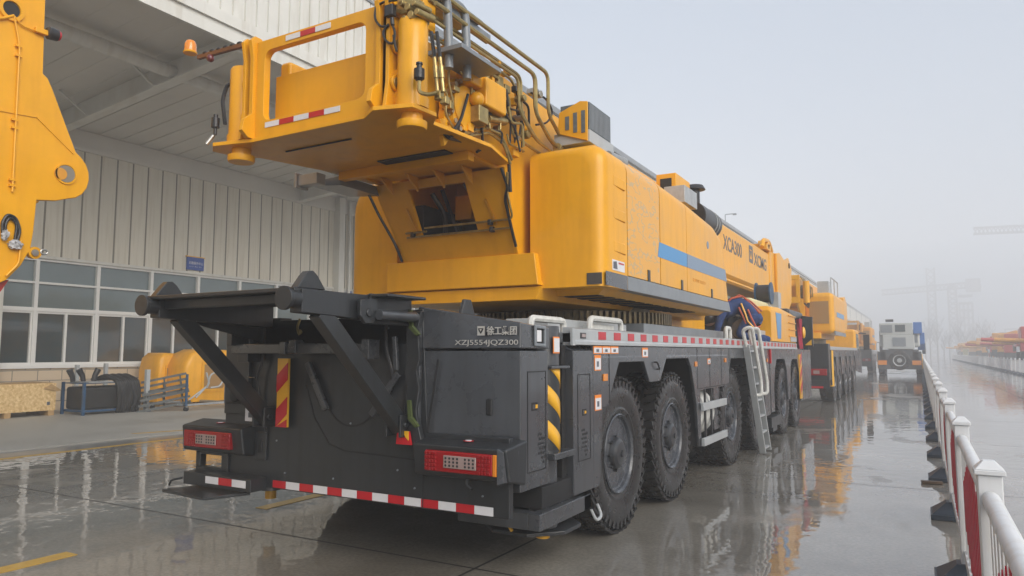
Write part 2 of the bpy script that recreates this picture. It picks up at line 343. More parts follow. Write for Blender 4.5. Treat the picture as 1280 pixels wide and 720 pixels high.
# ------------------------------------------------------------------ factory hall
def hall():
    W = -19.8; y0, y1 = -14, 230
    r = empty('factory_hall', (W, 10, 0), 'long cream clad factory hall with deep canopy and window band', 'building')
    B = lambda: MB()
    def ribs(x, ya, yb, z0, z1, step, d, sg=1):
        m = B(); k = 0; y = ya; pts = []
        while y < yb:
            pts += [(x, y), (x, y+step-.05), (x-d, y+step-.035), (x-d, y+step-.01)]; y += step
        m.prism(pts + [(x-.12, y), (x-.12, ya)], 'Z', z0, z1); return m
    # main wall: brick plinth, window band, cladding above
    B().box(W-.25, W, y0, y1, 0, 1.16).build('plinth', BRICK, r)
    ribs(W, y0, y1, 4.06, 7.5, .47, .05).build('cladding', CLAD, r)
    m = B(); y = y0
    while y < 70: m.box(W-.035, W-.002, y+.425, y+.465, 4.06, 7.05); y += .47
    m.build('cladding_joint', CLADD, r)
    B().box(W-.02, W+.07, y0, y1, 3.98, 4.06).build('head_flashing', TRIM, r)
    B().box(W-.05, W+.10, y0, y1, 7.05, 7.16).box(W-.05, W+.06, y0, y1, 7.16, 7.62).build('wall_beam', SOFF, r)
    ys = [9.85 + 1.59*k for k in range(-5, 34)]
    B().box(W-.5, W-.22, y0, ys[0], 1.16, 4.06).box(W-.5, W-.22, ys[-1], y1, 1.16, 4.06).build('end_wall', CLAD, r)
    B().box(W-.1, W+.05, ys[0]-.5, ys[-1]+.3, 1.13, 1.22).build('sill', FRAME, r)
    for k, (a, b) in enumerate(zip(ys, ys[1:])):
        if k > 20: break
        w = B(); cx0, cx1 = W-.12, W+.0
        w.box(cx0, cx1+.012, a-.045, a+.045, 1.22, 3.98)
        w.box(cx0, cx1, a+.045, b-.045, 3.92, 3.98).box(cx0, cx1, a+.045, b-.045, 3.32, 3.375).box(cx0, cx1+.006, a+.045, b-.045, 2.60, 2.70).box(cx0, cx1, a+.045, b-.045, 1.22, 1.28)
        mid = (a+b)/2
        w.box(cx0, cx1-.02, mid-.03, mid+.03, 1.28, 2.60)
        w.box(cx0, cx1-.03, a+.045, a+.085, 1.28, 2.60).box(cx0, cx1-.03, b-.085, b-.045, 1.28, 2.60).box(cx0, cx1-.03, a+.085, mid-.03, 2.55, 2.60).box(cx0, cx1-.03, mid+.03, b-.085, 2.55, 2.60)
        f = w.build('window', FRAME, r)
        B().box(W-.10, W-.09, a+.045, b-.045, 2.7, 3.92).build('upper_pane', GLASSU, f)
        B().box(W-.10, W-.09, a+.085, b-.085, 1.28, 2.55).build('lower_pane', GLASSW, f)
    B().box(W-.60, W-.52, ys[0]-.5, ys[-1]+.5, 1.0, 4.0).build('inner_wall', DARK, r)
    # column and down pipes near the far end of the bay
    B().box(W+.0, W+.32, 20.55, 20.85, 0, 7.6).build('wall_column', TRIM, r)
    for yy, rr in ((21.3, .06), (21.75, .09)):
        B().cyl((W+.16, yy, 0), (W+.16, yy, 7.5), rr).build('down_pipe', TRIM, r)
    B().box(W+.02, W+.04, 21.35, 21.6, 3.8, 4.0).build('number_plate', SIGNB, r)
    B().box(W+.0, W+.32, 8.55, 8.95, 0, 7.6).build('wall_column', TRIM, r)
    # canopy
    E = -12.0
    B().prism([(W-.1, 7.62), (E, 8.35), (E, 8.42), (W-.1, 7.72)], 'Y', y0, y1).build('soffit', SOFF, r)
    m = B()
    for k in range(200):
        yy = y0 + k*.6
        m.hull8([(W, yy, 7.605), (E-.2, yy, 8.33), (E-.2, yy+.012, 8.33), (W, yy+.012, 7.605), (W, yy, 7.64), (E-.2, yy, 8.36), (E-.2, yy+.025, 8.36), (W, yy+.025, 7.64)])
    m.build('soffit_rib', SOFF, r)
    for yb in [9.75 + 9.0*k for k in range(-2, 12)]:
        m = B()
        za, zb = 7.62, 8.33
        m.hull8([(W, yb-.015, za-.48), (E-.1, yb-.015, zb-.48), (E-.1, yb+.015, zb-.48), (W, yb+.015, za-.48), (W, yb-.015, za), (E-.1, yb-.015, zb), (E-.1, yb+.015, zb), (W, yb+.015, za)])
        m.hull8([(W, yb-.13, za-.52), (E-.1, yb-.13, zb-.52), (E-.1, yb+.13, zb-.52), (W, yb+.13, za-.52), (W, yb-.13, za-.48), (E-.1, yb-.13, zb-.48), (E-.1, yb+.13, zb-.48), (W, yb+.13, za-.48)])
        m.build('canopy_beam', TRIM, r)
        m = B()
        for t in (.28, .62):
            x = W + (E-W)*t; z = za + (zb-za)*t
            m.bar((x, yb-.05, z-.46), (x, yb-.75, z-.02), .05, .05)
        m.build('fly_brace', TRIM, r)
    for xt in (-14.35,):
        zt = 7.62 + .71*(xt-W)/(E-W)
        B().cyl((xt, y0, zt-.28), (xt, y1, zt-.34), .15).build('tie_tube', TRIM, r)
    # fascia wall over the canopy edge
    B().box(E-.02, E+.06, y0, y1, 7.86, 8.16).box(E+.0, E+.12, y0, y1, 8.16, 8.40).build('fascia_trim', TRIM, r)
    ribs(E+.04, y0, y1, 8.40, 10.75, .30, .04).build('fascia_cladding', TRIM, r)
    B().box(E-.06, E+.2, y0, y1, 10.75, 10.98).build('roof_gutter', MGREY, r)
    B().box(E+.045, E+.075, y0, y1, 10.55, 10.60).build('gutter_shadow_strip', MGREY, r)  # dark strip stands in for the shadow below the gutter
    B().box(W, E-.1, y0, y1, 8.5, 8.6).box(-60, E-.1, y0, y1, 10.5, 10.6).build('roof', SOFF, r)
    m = B()
    for yy in range(30, 220, 16): m.box(E+.12, E+.2, yy, yy+.12, 8.4, 10.75)
    m.build('fascia_pipe', GREY, r)
    for yy in (52,):
        f = B().bent([(E+.15, yy, 10.9), (E+.15, yy, 11.5), (E+.9, yy, 11.5)], .03).box(E+.7, E+.95, yy-.08, yy+.08, 11.40, 11.5).build('roof_lamp', MGREY, r)
    # far end wall below the canopy
    B().box(-60, W-.1, y1-.3, y1, 0, 10.5).box(-60, W-.6, y0, y0+.3, 0, 10.5).box(-60.3, -60, y0, y1, 0, 10.5).build('end_wall', CLAD, r)
hall()
s = empty('wall_sign', (-19.75, 14.43, 4.12), 'small blue notice with pale lettering fixed to the hall cladding above the windows', 'sign')
MB().box(-19.78, -19.73, 14.13, 14.73, 4.12, 4.52).build('sign_board', SIGNB, s)
MB().box(-19.79, -19.72, 14.1, 14.76, 4.52, 4.55).build('sign_rim', HAZY, s)
text_mesh('后勤服务中心', .10, (-19.727, 14.19, 4.30), (0, 1, 0), (0, 0, 1), WHITE, s, depth=.001, width=.5)
text_mesh('0 1 2 · 8 6 · 3 5', .05, (-19.727, 14.21, 4.21), (0, 1, 0), (0, 0, 1), WHITE, s, depth=.001, width=.42)

# ------------------------------------------------------------------ hero crane
XC = -3.82; XR = -2.28; XL = 2*XC-XR
hero = empty('mobile_crane', (XC, 4.0, 0), 'large yellow mobile crane with dark grey carrier and red white rear stripes, nearest the camera', 'crane')
def B(): return MB()
def mir(x): return 2*XC - x
def add(mb, name, m, parent=None, bev=.006, **k):
    return mb.build(name, m, parent or hero, bev=bev, **k)
# --- wheels
def make_wheel(cx, cy, side, R=.68, W=.44, parent=None, full=True, ns=56):
    """cx: x of the outer sidewall, side=+1 outer face towards +x"""
    s = side; c = Vector((cx, cy, R-.015))
    m = MB()
    prof = [(-W*.93, .30), (-W*.98, .36), (-W, .50), (-W*.96, R-.075), (-W*.90, R-.035), (-W*.5, R-.028), (-.045, R-.035), (-.018, R-.075), (-.004, .56), (0.0, .50), (-.008, .44), (-.018, .405), (-.012, .385), (-.022, .355), (-.035, .33), (-.06, .322), (-W*.5, .30)]
    m.lathe(prof, c, 'X', ns, s)
    t = m.build('wheel_tyre' if False else 'tyre', RUB, parent, ang=28)
    if full:
        m = MB(); N = 42
        for k in range(N):
            for row, (xa, xb) in enumerate(((-.012, -.165), (-.195, -.255), (-.285, -W+.012))):
                a = 2*math.pi*(k + .5*(row % 2))/N; rr = R-.020
                rot = Matrix.Rotation(a, 4, 'X')
                x = (xa+xb)/2*s
                skew = Matrix.Rotation(.28*(1 if row == 0 else -1)*s, 4, 'Z')
                m.cbox(c + Vector((x, 0, 0)) + rot @ Vector((0, 0, rr)), (abs(xb-xa), .080 if row != 1 else .070, .022), (rot @ skew))
                if row != 1:
                    sh = c + Vector(((-.012 if row == 0 else -W+.012)*s, 0, 0)) + rot @ Vector((0, 0, rr-.06)); m.cbox(sh, (.012, .045, .06), rot)
        m.build('tread', RUB, t, bev=0)
    m = MB()
    m.lathe([(-.06, .325), (-.02, .345), (-.012, .335), (-.03, .318), (-.055, .312), (-.06, .300), (-.10, .292), (-.11, .278), (-.17, .27), (-.18, .255), (-.27, .25), (-.28, .225), (-.24, .20), (-.20, .185), (-.20, .02)], c, 'X', 48, s)
    m.build('rim', RIM, t, ang=28)
    m = MB()
    m.lathe([(-.24, .18), (-.13, .17), (-.115, .150), (-.055, .14), (-.02, .128), (.0, .10), (.006, .055), (.006, .001)], c, 'X', 32, s)
    for k in range(10):
        a = 2*math.pi*k/10; p = c + Vector((-.22*s, .205*math.cos(a), .205*math.sin(a))); m.cyl(p, p + Vector((.075*s, 0, 0)), .018, n=8)
    for k in range(8):
        a = 2*math.pi*k/8; p = c + Vector((-.09*s, .148*math.cos(a), .148*math.sin(a))); m.cyl(p, p + Vector((.05*s, 0, 0)), .014, n=6)
    m.cyl(c + Vector((0, 0, 0)), c + Vector((.02*s, 0, 0)), .03, n=10)
    m.build('hub', HUB, t, ang=28)
    return t
def regroup_wheel(t): t.name = 'wheel'
YW = [5.98, 7.52, 10.25, 12.1, 14.6, 16.2]
w0 = make_wheel(XR-.03, YW[0], 1, parent=hero); w0.name = 'wheel'
l0 = make_wheel(XL+.03, YW[0], -1, parent=hero); l0.name = 'wheel'
for y in YW[1:]:
    for src in (w0, l0):
        c_ = copy_tree(src, hero); c_.location.y += y - YW[0]
        if src is w0: c_.rotation_euler = (0, 0, 0)
# fix: rotate a copy slightly is skipped, the treads differ by wear only
# --- chassis
m = B(); m.box(XC-.55, XC+.55, 4.05, 18.5, .75, 1.45); m.box(XC-1.0, XC+1.0, 4.05, 18.6, 1.1, 1.6)
for y in YW: m.cyl((XL+.3, y, .66), (XR-.3, y, .66), .14).box(XC-.35, XC+.35, y-.25, y+.25, .42, .95)
m.box(XL+.6, XR-.55, 4.6, 5.2, .55, 1.5).box(XL+.55, XR-.5, 8.3, 9.4, .5, 1.5).box(XL+.55, XR-.5, 12.6, 13.3, .5, 1.5)
add(m, 'chassis', DARK)
# deck
add(B().box(XL+.02, XR-.02, 4.95, 16.3, 1.62, 1.70), 'deck', MGREY)
for x, sg in ((XR, 1), (XL, -1)):
    m = B(); m.prism([(x-.03*sg, 1.60), (x+.012*sg, 1.605), (x+.012*sg, 1.63), (x-.0*sg, 1.645), (x-.0*sg, 1.725), (x-.05*sg, 1.74), (x-.10*sg, 1.74), (x-.10*sg, 1.60)], 'Y', 4.95, 16.25)
    e = add(m, 'deck_edge_rail', GREY, bev=.003)
    if sg > 0:
        m = B(); k = 0; y = 5.42
        while y < 16.0: m.box(x, x+.004, y, y+.155, 1.65, 1.715); y += .34
        m.build('reflective_square', RED, e)
        B().box(x, x+.003, 5.25, 16.1, 1.648, 1.718).build('reflective_band', WHITE, e) if False else None
        m = B(); y = 5.585
        while y < 16.0: m.box(x, x+.002, y, y+.165, 1.65, 1.715); y += .34
        m.build('reflective_silver', GREY, e)
        B().box(x, x+.006, 5.06, 5.16, 1.655, 1.70).build('deck_lamp', PLAST, e)
        B().box(x+.006, x+.010, 5.075, 5.145, 1.665, 1.69).build('lamp_glass', CLEAR, e)
        B().box(x-.01, x+.01, 4.90, 4.95, 1.60, 1.73).build('rail_end', GREY, e)
# rough boxes on deck beside the ring
add(B().box(XR-.75, XR-.35, 5.2, 7.0, 1.70, 1.83), 'deck_box', GREY)
add(B().box(XR-.72, XR-.30, 7.4, 11.0, 1.70, 1.86), 'deck_box', MGREY)
add(B().box(XR-.65, XR-.12, 12.9, 13.45, 1.70, 1.93), 'deck_box', GREY)
for ya, yb, z in ((4.66, 5.22, 1.80), (5.75, 6.50, 1.845)):
    add(B().bent([(XR-.22, ya, 1.70), (XR-.22, ya, z), (XR-.22, yb, z), (XR-.22, yb, 1.70)], .028, .06), 'grab_handle', WRAP, bev=0)
add(B().bent([(XR-.16, 10.55, 1.72), (XR-.16, 10.55, 1.90), (XR-.16, 10.8, 1.90), (XR-.16, 10.8, 1.72)], .03, .05), 'grab_handle', WRAP, bev=0)
add(B().box(XR-.6, XR-.25, 5.9, 6.4, 1.70, 1.80), 'hose_tray', WRAP)
# --- rear body
YB = 4.0
m = B()
m.prism([(-5.0, .49), (-2.30, .49), (-2.30, .62), (-2.30, 1.0), (-2.95, 1.0), (-3.0, 1.85), (-5.03, 1.72)], 'Y', YB, YB+.05)
rp = add(m, 'rear_panel', BLK, bev=.008)
# seams on the rear panel: raised apron outline
sm = B()
def seam(m, pts, Y, w=.010, d=.004):
    for a, b in zip(pts, pts[1:]):
        m.bar((a[0], Y-d/2, a[1]), (b[0], Y-d/2, b[1]), d, w, up=(b[1]-a[1], 0, a[0]-b[0]) if False else (0, 0, 1)) if abs(a[0]-b[0]) > abs(a[1]-b[1]) else m.bar((a[0], Y-d/2, a[1]), (b[0], Y-d/2, b[1]), d, w, up=(1, 0, 0))
seam(sm, [(-4.1, 1.30), (-4.0, 1.05), (-3.85, .87), (-3.7, .83), (-2.97, .81)], YB)
seam(sm, [(-2.97, .98), (-2.98, .5)], YB)
add(sm, 'panel_seam', DARK, rp, bev=0)
# round recess (spare wheel well) with fork arms
m = B(); cc = (-3.64, 1.27); r0 = .26
arc = [(cc[0] + r0*math.cos(t), cc[1] + r0*math.sin(t)) for t in [math.radians(a) for a in range(-160, 35, 12)]]
seam(m, arc, YB, w=.012); add(m, 'round_cover_edge', DARK, rp, bev=0)
m = B(); m.bar((-4.06, YB-.03, 1.47), (-3.86, YB-.03, 1.12), .03, .05, up=(1, 0, 0)).bar((-3.18, YB-.03, 1.40), (-3.42, YB-.03, 1.10), .03, .05, up=(1, 0, 0)).bar((-3.22, YB-.03, 1.66), (-3.20, YB-.03, 1.42), .03, .035, up=(1, 0, 0))
add(m, 'fork_arm', SIDE, rp)
m = B(); m.box(-4.62, -4.50, YB-.02, YB, .70, .92); add(m, 'latch_plate', BLK, rp); add(B().box(-4.58, -4.54, YB-.03, YB-.02, .76, .86), 'latch', DARK, rp)
for x, z in ((-3.06, 1.75), (-3.3, 1.72), (-2.95, .76), (-3.2, .73), (-3.64, 1.03), (-3.8, .62), (-4.3, .62), (-3.05, .62), (-2.5, .62), (-4.4, .86), (-3.45, 1.62), (-3.9, 1.7)):
    add(B().cyl((x, YB-.008, z), (x, YB, z), .007, n=8), 'bolt_head', MGREY, rp, bev=0)
add(B().box(-3.12, -3.10, YB-.03, YB, 1.05, 1.80).box(-3.02, -3.0, YB-.03, YB, .95, 1.80), 'weld_flange', SIDE, rp)
add(B().bent([(-3.30, YB-.03, 1.80), (-3.28, YB-.05, 1.55), (-3.22, YB-.05, 1.42), (-3.25, YB-.02, 1.3)], .012, .08), 'cable', HOSE, rp, bev=0)
add(B().bent([(-4.55, YB-.03, 1.75), (-4.52, YB-.05, 1.5), (-4.60, YB-.05, 1.35), (-4.56, YB-.02, 1.1), (-4.5, YB-.02, .92)], .010, .08), 'cable', HOSE, rp, bev=0)
# left inner details
m = B(); m.box(-4.98, -4.70, YB-.04, YB, 1.05, 1.70); 
add(m, 'side_locker', BLK, rp)
m = B()
for z in (1.2, 1.34, 1.48): m.box(-4.72, -4.62, YB-.05, YB-.03, z, z+.012)
add(m, 'locker_rib', SIDE, rp)
add(B().cyl((-4.80, YB-.10, 1.20), (-4.80, YB-.03, 1.20), .05).bar((-4.90, YB-.08, 1.14), (-4.72, YB-.08, 1.15), .02, .02), 'air_coupling', DARK, rp)
add(B().box(-4.72, -4.58, YB-.045, YB-.04, 1.00, 1.12), 'warning_sticker', WHITE, rp, bev=0)
add(B().box(-4.68, -4.62, YB-.048, YB-.045, 1.03, 1.07), 'sticker_print', TEXT, rp, bev=0)
# hazard board (leaning), red yellow diagonal
def hazard(Yp, outline, stripes, name, parent, m0, m1, d=.006):
    o = add(B().prism(outline, 'Y', Yp-.02, Yp), name, m0, parent, bev=0)
    for st in stripes: add(B().prism(st, 'Y', Yp-.02-d, Yp-.02), 'diagonal_stripe', m1, o, bev=0)
    return o
x0, x1, z0, z1 = -4.35, -4.235, .975, 1.50
ns = 2; st = []
hh = (z1-z0)/ns
for k in range(ns):
    za = z0 + k*hh
    a = [(x0, za), (x1, za+.10), (x1, za+.10+hh*.5), (x0, za+hh*.5)]
    st.append([(p[0], min(z1, p[1])) for p in a])
hazard(YB-.04, [(x0, z0), (x1, z0), (x1, z1), (x0, z1)], [[(x0, z0), (x1, z0), (x1, z0+.06)]] + st, 'hazard_board', hero, HAZY, RED)
# right small reflector
m = B(); m.prism([(-3.16, .92), (-3.03, .92), (-3.05, 1.01), (-3.15, 1.01)], 'Y', YB-.075, YB-.06); o = add(m, 'corner_reflector', RED, bev=0)
add(B().prism([(-3.075, .97), (-3.05, .95), (-3.05, 1.012), (-3.10, 1.012)], 'Y', YB-.08, YB-.075), 'reflector_corner', HAZY, o, bev=0)
# bumper stripes
def strip(xa, xb, z, Yp, first):
    n = 14 if xb-xa > 1 else 3; w = (xb-xa)/n
    for k in range(n):
        c_ = (k + first) % 2
        add(B().box(xa+k*w+.001, xa+(k+1)*w-.001, Yp-.004, Yp, z, z+.055), 'red_reflector' if c_ else 'white_reflector', RED if c_ else WHITE, hero, bev=0)
strip(-4.43, -2.42, .50, YB, 1)
strip(-5.02, -4.55, .505, YB-.16, 0)
# rear corner box (right) and its mirror
def corner_box(s):
    X = lambda x: x if s > 0 else mir(x)
    m = B()
    yf = YB+.11
    outer = X(XR); inner = X(-2.97)
    m.hull8([(inner, yf-.10, .64), (outer, yf, .64), (outer, yf+.40, .64), (inner, yf+.40, .64), (X(-2.99), yf-.10, 1.56), (outer, yf, 1.56), (outer, yf+.40, 1.56), (X(-2.99), yf+.40, 1.56)])
    o = add(m, 'corner_locker', SIDE if s > 0 else BLK, bev=.01)
    m = B(); m.hull8([(X(-3.0), yf-.115, 1.572), (X(XR+.005), yf-.012, 1.572), (X(XR+.005), yf+.41, 1.572), (X(-3.0), yf+.41, 1.572), (X(-3.05), yf-.10, 1.87), (X(XR-.0), yf+.0, 1.745), (X(XR-.0), yf+.42, 1.72), (X(-3.05), yf+.3, 1.86)])
    add(m, 'locker_hood', SIDE if s > 0 else BLK, o, bev=.01)
    return o
cb = corner_box(1)
add(B().box(-5.03, -4.75, 4.05, 4.6, .95, 1.73), 'left_locker', BLK, bev=.01)
# writing on the hood's rear face
fdir = Vector((.69, .10, 0)).normalized()
ctx = P(600, 418, Y=4.07)
text_mesh('徐工集团', .062, (-2.505, 4.048, 1.668), (.99, .145, 0), (0, .02, 1), SILV, cb, depth=.004, width=.215, bold=.001)
tx_ = text_mesh('XZJ5554JQZ300', .048, (-2.74, 4.017, 1.598), (.99, .145, 0), (0, .02, 1), SILV, cb, depth=.002, width=.46)
p0 = Vector((-2.565, 4.030, 1.660)); ux = Vector((.99, .145, 0)); uz = Vector((0, .0, 1)); nn = Vector((.145, -.99, 0))
def quad_plate(pts, d0, d1):
    b = B(); A_ = [b.bm.verts.new(p0+ux*x+uz*z+nn*d0) for x, z in pts]; B_ = [b.bm.verts.new(p0+ux*x+uz*z+nn*d1) for x, z in pts]
    b.bm.faces.new(A_[::-1]); b.bm.faces.new(B_)
    for i in range(len(pts)): k = (i+1) % len(pts); b.bm.faces.new((A_[i], A_[k], B_[k], B_[i]))
    return b
em = add(quad_plate([(0, 0), (.052, 0), (.052, .062), (0, .062)], -.004, .006), 'emblem', SILV, cb, bev=0)
add(quad_plate([(.006, .048), (.046, .048), (.040, .030), (.026, .010), (.012, .030)], .006, .009), 'emblem_mark', DARK, em, bev=0)
add(quad_plate([(.018, .042), (.034, .042), (.026, .026)], .009, .011), 'emblem_centre', SILV, em, bev=0)
# door details on rear face of the locker
m = B(); m.bar((-2.86, 3.995, 1.50), (-2.94, 3.985, 1.0), .006, .014, up=(1, 0, 0)); add(m, 'door_gap', DARK, cb, bev=0)
add(B().cbox((-2.50, 4.075, 1.185), (.045, .02, .11)), 'door_pull', DARK, cb, bev=.012)
# side door outline + lamp + vents
def side_outline(m, Y0, Y1, z0, z1, X=XR+.001, w=.007):
    m.box(X-.002, X+.002, Y0, Y1, z0, z0+w).box(X-.002, X+.002, Y0, Y1, z1-w, z1).box(X-.002, X+.002, Y0, Y0+w, z0+w, z1-w).box(X-.002, X+.002, Y1-w, Y1, z0+w, z1-w); return m
add(side_outline(B(), 4.20, 4.47, .75, 1.42), 'door_gap', DARK, cb, bev=0)
add(side_outline(B(), 4.26, 4.34, 1.155, 1.21, w=.012), 'door_lock', DARK, cb, bev=0)
add(B().box(XR, XR+.004, 4.315, 4.34, 1.17, 1.195), 'lock_button', HAZY, cb, bev=0)
def vents(Yc, zc, X=XR+.001, n=5):
    m = B()
    for i in range(7):
        for j in range(3):
            if i+j < 2 or i+j > 7: continue
            m.cbox((X, Yc+j*.036+(.018 if i % 2 else 0), zc+i*.032), (.004, .02, .016))
    return m
add(vents(4.36, .80), 'vent_holes', DARK, cb, bev=0)
lb = add(B().frame([(4.28, 1.59), (4.44, 1.585), (4.44, 1.73), (4.28, 1.735)], [(4.305, 1.61), (4.42, 1.607), (4.42, 1.708), (4.305, 1.712)], 'X', XR+.004, XR+.022), 'side_lamp', MGREY, cb)
add(B().box(XR+.002, XR+.006, 4.305, 4.42, 1.61, 1.71), 'lamp_recess', DARK, lb, bev=0)
add(B().box(XR+.006, XR+.014, 4.325, 4.385, 1.62, 1.70), 'lamp_glass', WHITE, lb, bev=.004)
add(B().prism([(4.0+.45, 1.70), (4.0+.55, 1.70), (4.53, 1.80), (4.48, 1.81)], 'X', -2.99, -2.95), 'lifting_lug', BLK)
add(B().prism([(4.2, 1.75), (4.45, 1.75), (4.36, 1.93), (4.28, 1.93)], 'X', -2.86, -2.83), 'lifting_lug', BLK)
# olive straps and gap left of the locker: flexible skirts
m = B(); zz = [1.83, 1.7, 1.6, 1.5, 1.42, 1.30, 1.15, 1.02, .93]; xx = [-3.02, -3.05, -3.04, -3.03, -3.06, -3.03, -3.055, -3.03, -3.0]
m.loft([[(x-.06, YB-.05, z), (x+.045, YB-.05, z), (x+.045, YB-.005, z), (x-.06, YB-.005, z)] for x, z in zip(xx, zz)])
add(m, 'sealing_strip', BLK, bev=.006)
for z in (1.72, 1.10):
    add(B().hull8([(-3.06, YB-.075, z), (-3.03, YB-.075, z-.01), (-3.03, YB-.055, z-.01), (-3.06, YB-.055, z), (-3.075, YB-.07, z+.12), (-3.045, YB-.07, z+.12), (-3.045, YB-.055, z+.12), (-3.075, YB-.055, z+.12)]).hull8([(-2.99, YB-.085, z-.06), (-2.965, YB-.085, z-.05), (-2.965, YB-.06, z-.05), (-2.99, YB-.06, z-.06), (-3.06, YB-.085, z), (-3.03, YB-.085, z+.01), (-3.03, YB-.055, z+.01), (-3.06, YB-.055, z)]), 'strap', OLIVE, bev=0)
# --- tail lights
def tail(s):
    X = lambda x: x if s > 0 else mir(x)
    m = B(); m.hull8([(X(-2.98), 3.90, .74), (X(-2.24), 3.90, .74), (X(-2.22), 4.08, .70), (X(-2.98), 4.08, .70), (X(-2.98), 3.87, .945), (X(-2.25), 3.87, .945), (X(-2.22), 4.10, .985), (X(-2.98), 4.10, .985)])
    o = add(m, 'lamp_housing', BLK, bev=.015)
    l = add(B().box(X(-2.865), X(-2.345 if s > 0 else -2.30), 3.855, 3.90, .775, .91), 'tail_light', LENS, o, bev=.01)
    add(B().box(X(-2.71), X(-2.46), 3.848, 3.856, .805, .885), 'reversing_lens', CLEAR, l, bev=.006)
    m = B()
    for i in range(8):
        for j in range(3):
            if i != 4: m.cyl((X(-2.69+i*.03), 3.846, .822+j*.023), (X(-2.69+i*.03), 3.850, .822+j*.023), .008, n=8)
    add(m, 'lamp_diode', DARK, l, bev=0)
    m = B()
    for i in range(4):
        for j in range(5):
            for xb in (-2.85, -2.44): m.cbox((X(xb+i*.024), 3.852, .792+j*.025), (.019, .010, .019))
    add(m, 'lens_facet', LENS, l, bev=.003)
    if s > 0:
        add(B().box(-2.345, -2.315, 3.858, 3.90, .775, .91), 'side_marker', AMBER, o, bev=.006)
        add(B().hull8([(-2.315, 3.86, .72), (-2.27, 3.87, .74), (-2.23, 4.0, .74), (-2.30, 4.0, .72), (-2.315, 3.86, .95), (-2.27, 3.87, .93), (-2.23, 4.0, .93), (-2.30, 4.0, .95)]), 'lamp_guard', SIDE, o)
    st = add(B().lathe([(0, .035), (.003, .035)], (X(-2.60), 3.98, .968), 'Z', 20), 'round_sticker', RED, o, bev=0)
    add(B().lathe([(0, .022), (.003, .022)], (X(-2.60), 3.98, .971), 'Z', 16), 'sticker_print', WHITE, st, bev=0)
    if s < 0:
        m = B(); m.box(X(-2.30), X(-2.36), 3.98, 4.04, .60, .74).box(X(-2.30), X(-2.62), 3.98, 4.04, .545, .60).box(X(-2.62), X(-2.70), 3.98, 4.04, .545, .74).box(X(-2.30), X(-2.62), 3.98, 4.04, .70, .74)
        add(m, 'lamp_bracket', BLK, o)
        add(B().box(X(-2.73), X(-2.78), 3.905, 3.91, .77, .90), 'housing_slot', DARK, o, bev=0)
tail(1); tail(-1)
# step and small brackets lower left
add(B().box(-5.30, -4.50, 3.84, 4.0, .475, .575), 'lower_crossbar', BLK)
add(B().prism([(-5.34, 3.68), (-4.75, 3.62), (-4.62, 3.95), (-5.20, 4.02)], 'Z', .43, .455), 'step_plate', BLK)
add(B().bent([(-5.32, 3.85, .52), (-5.40, 3.80, .50), (-5.42, 3.80, .46)], .009), 'hook', BLK, bev=0)
add(B().bent([(-2.60, 3.97, .74), (-2.60, 3.96, .69), (-2.56, 3.96, .665)], .012), 'hook', BLK, bev=0)
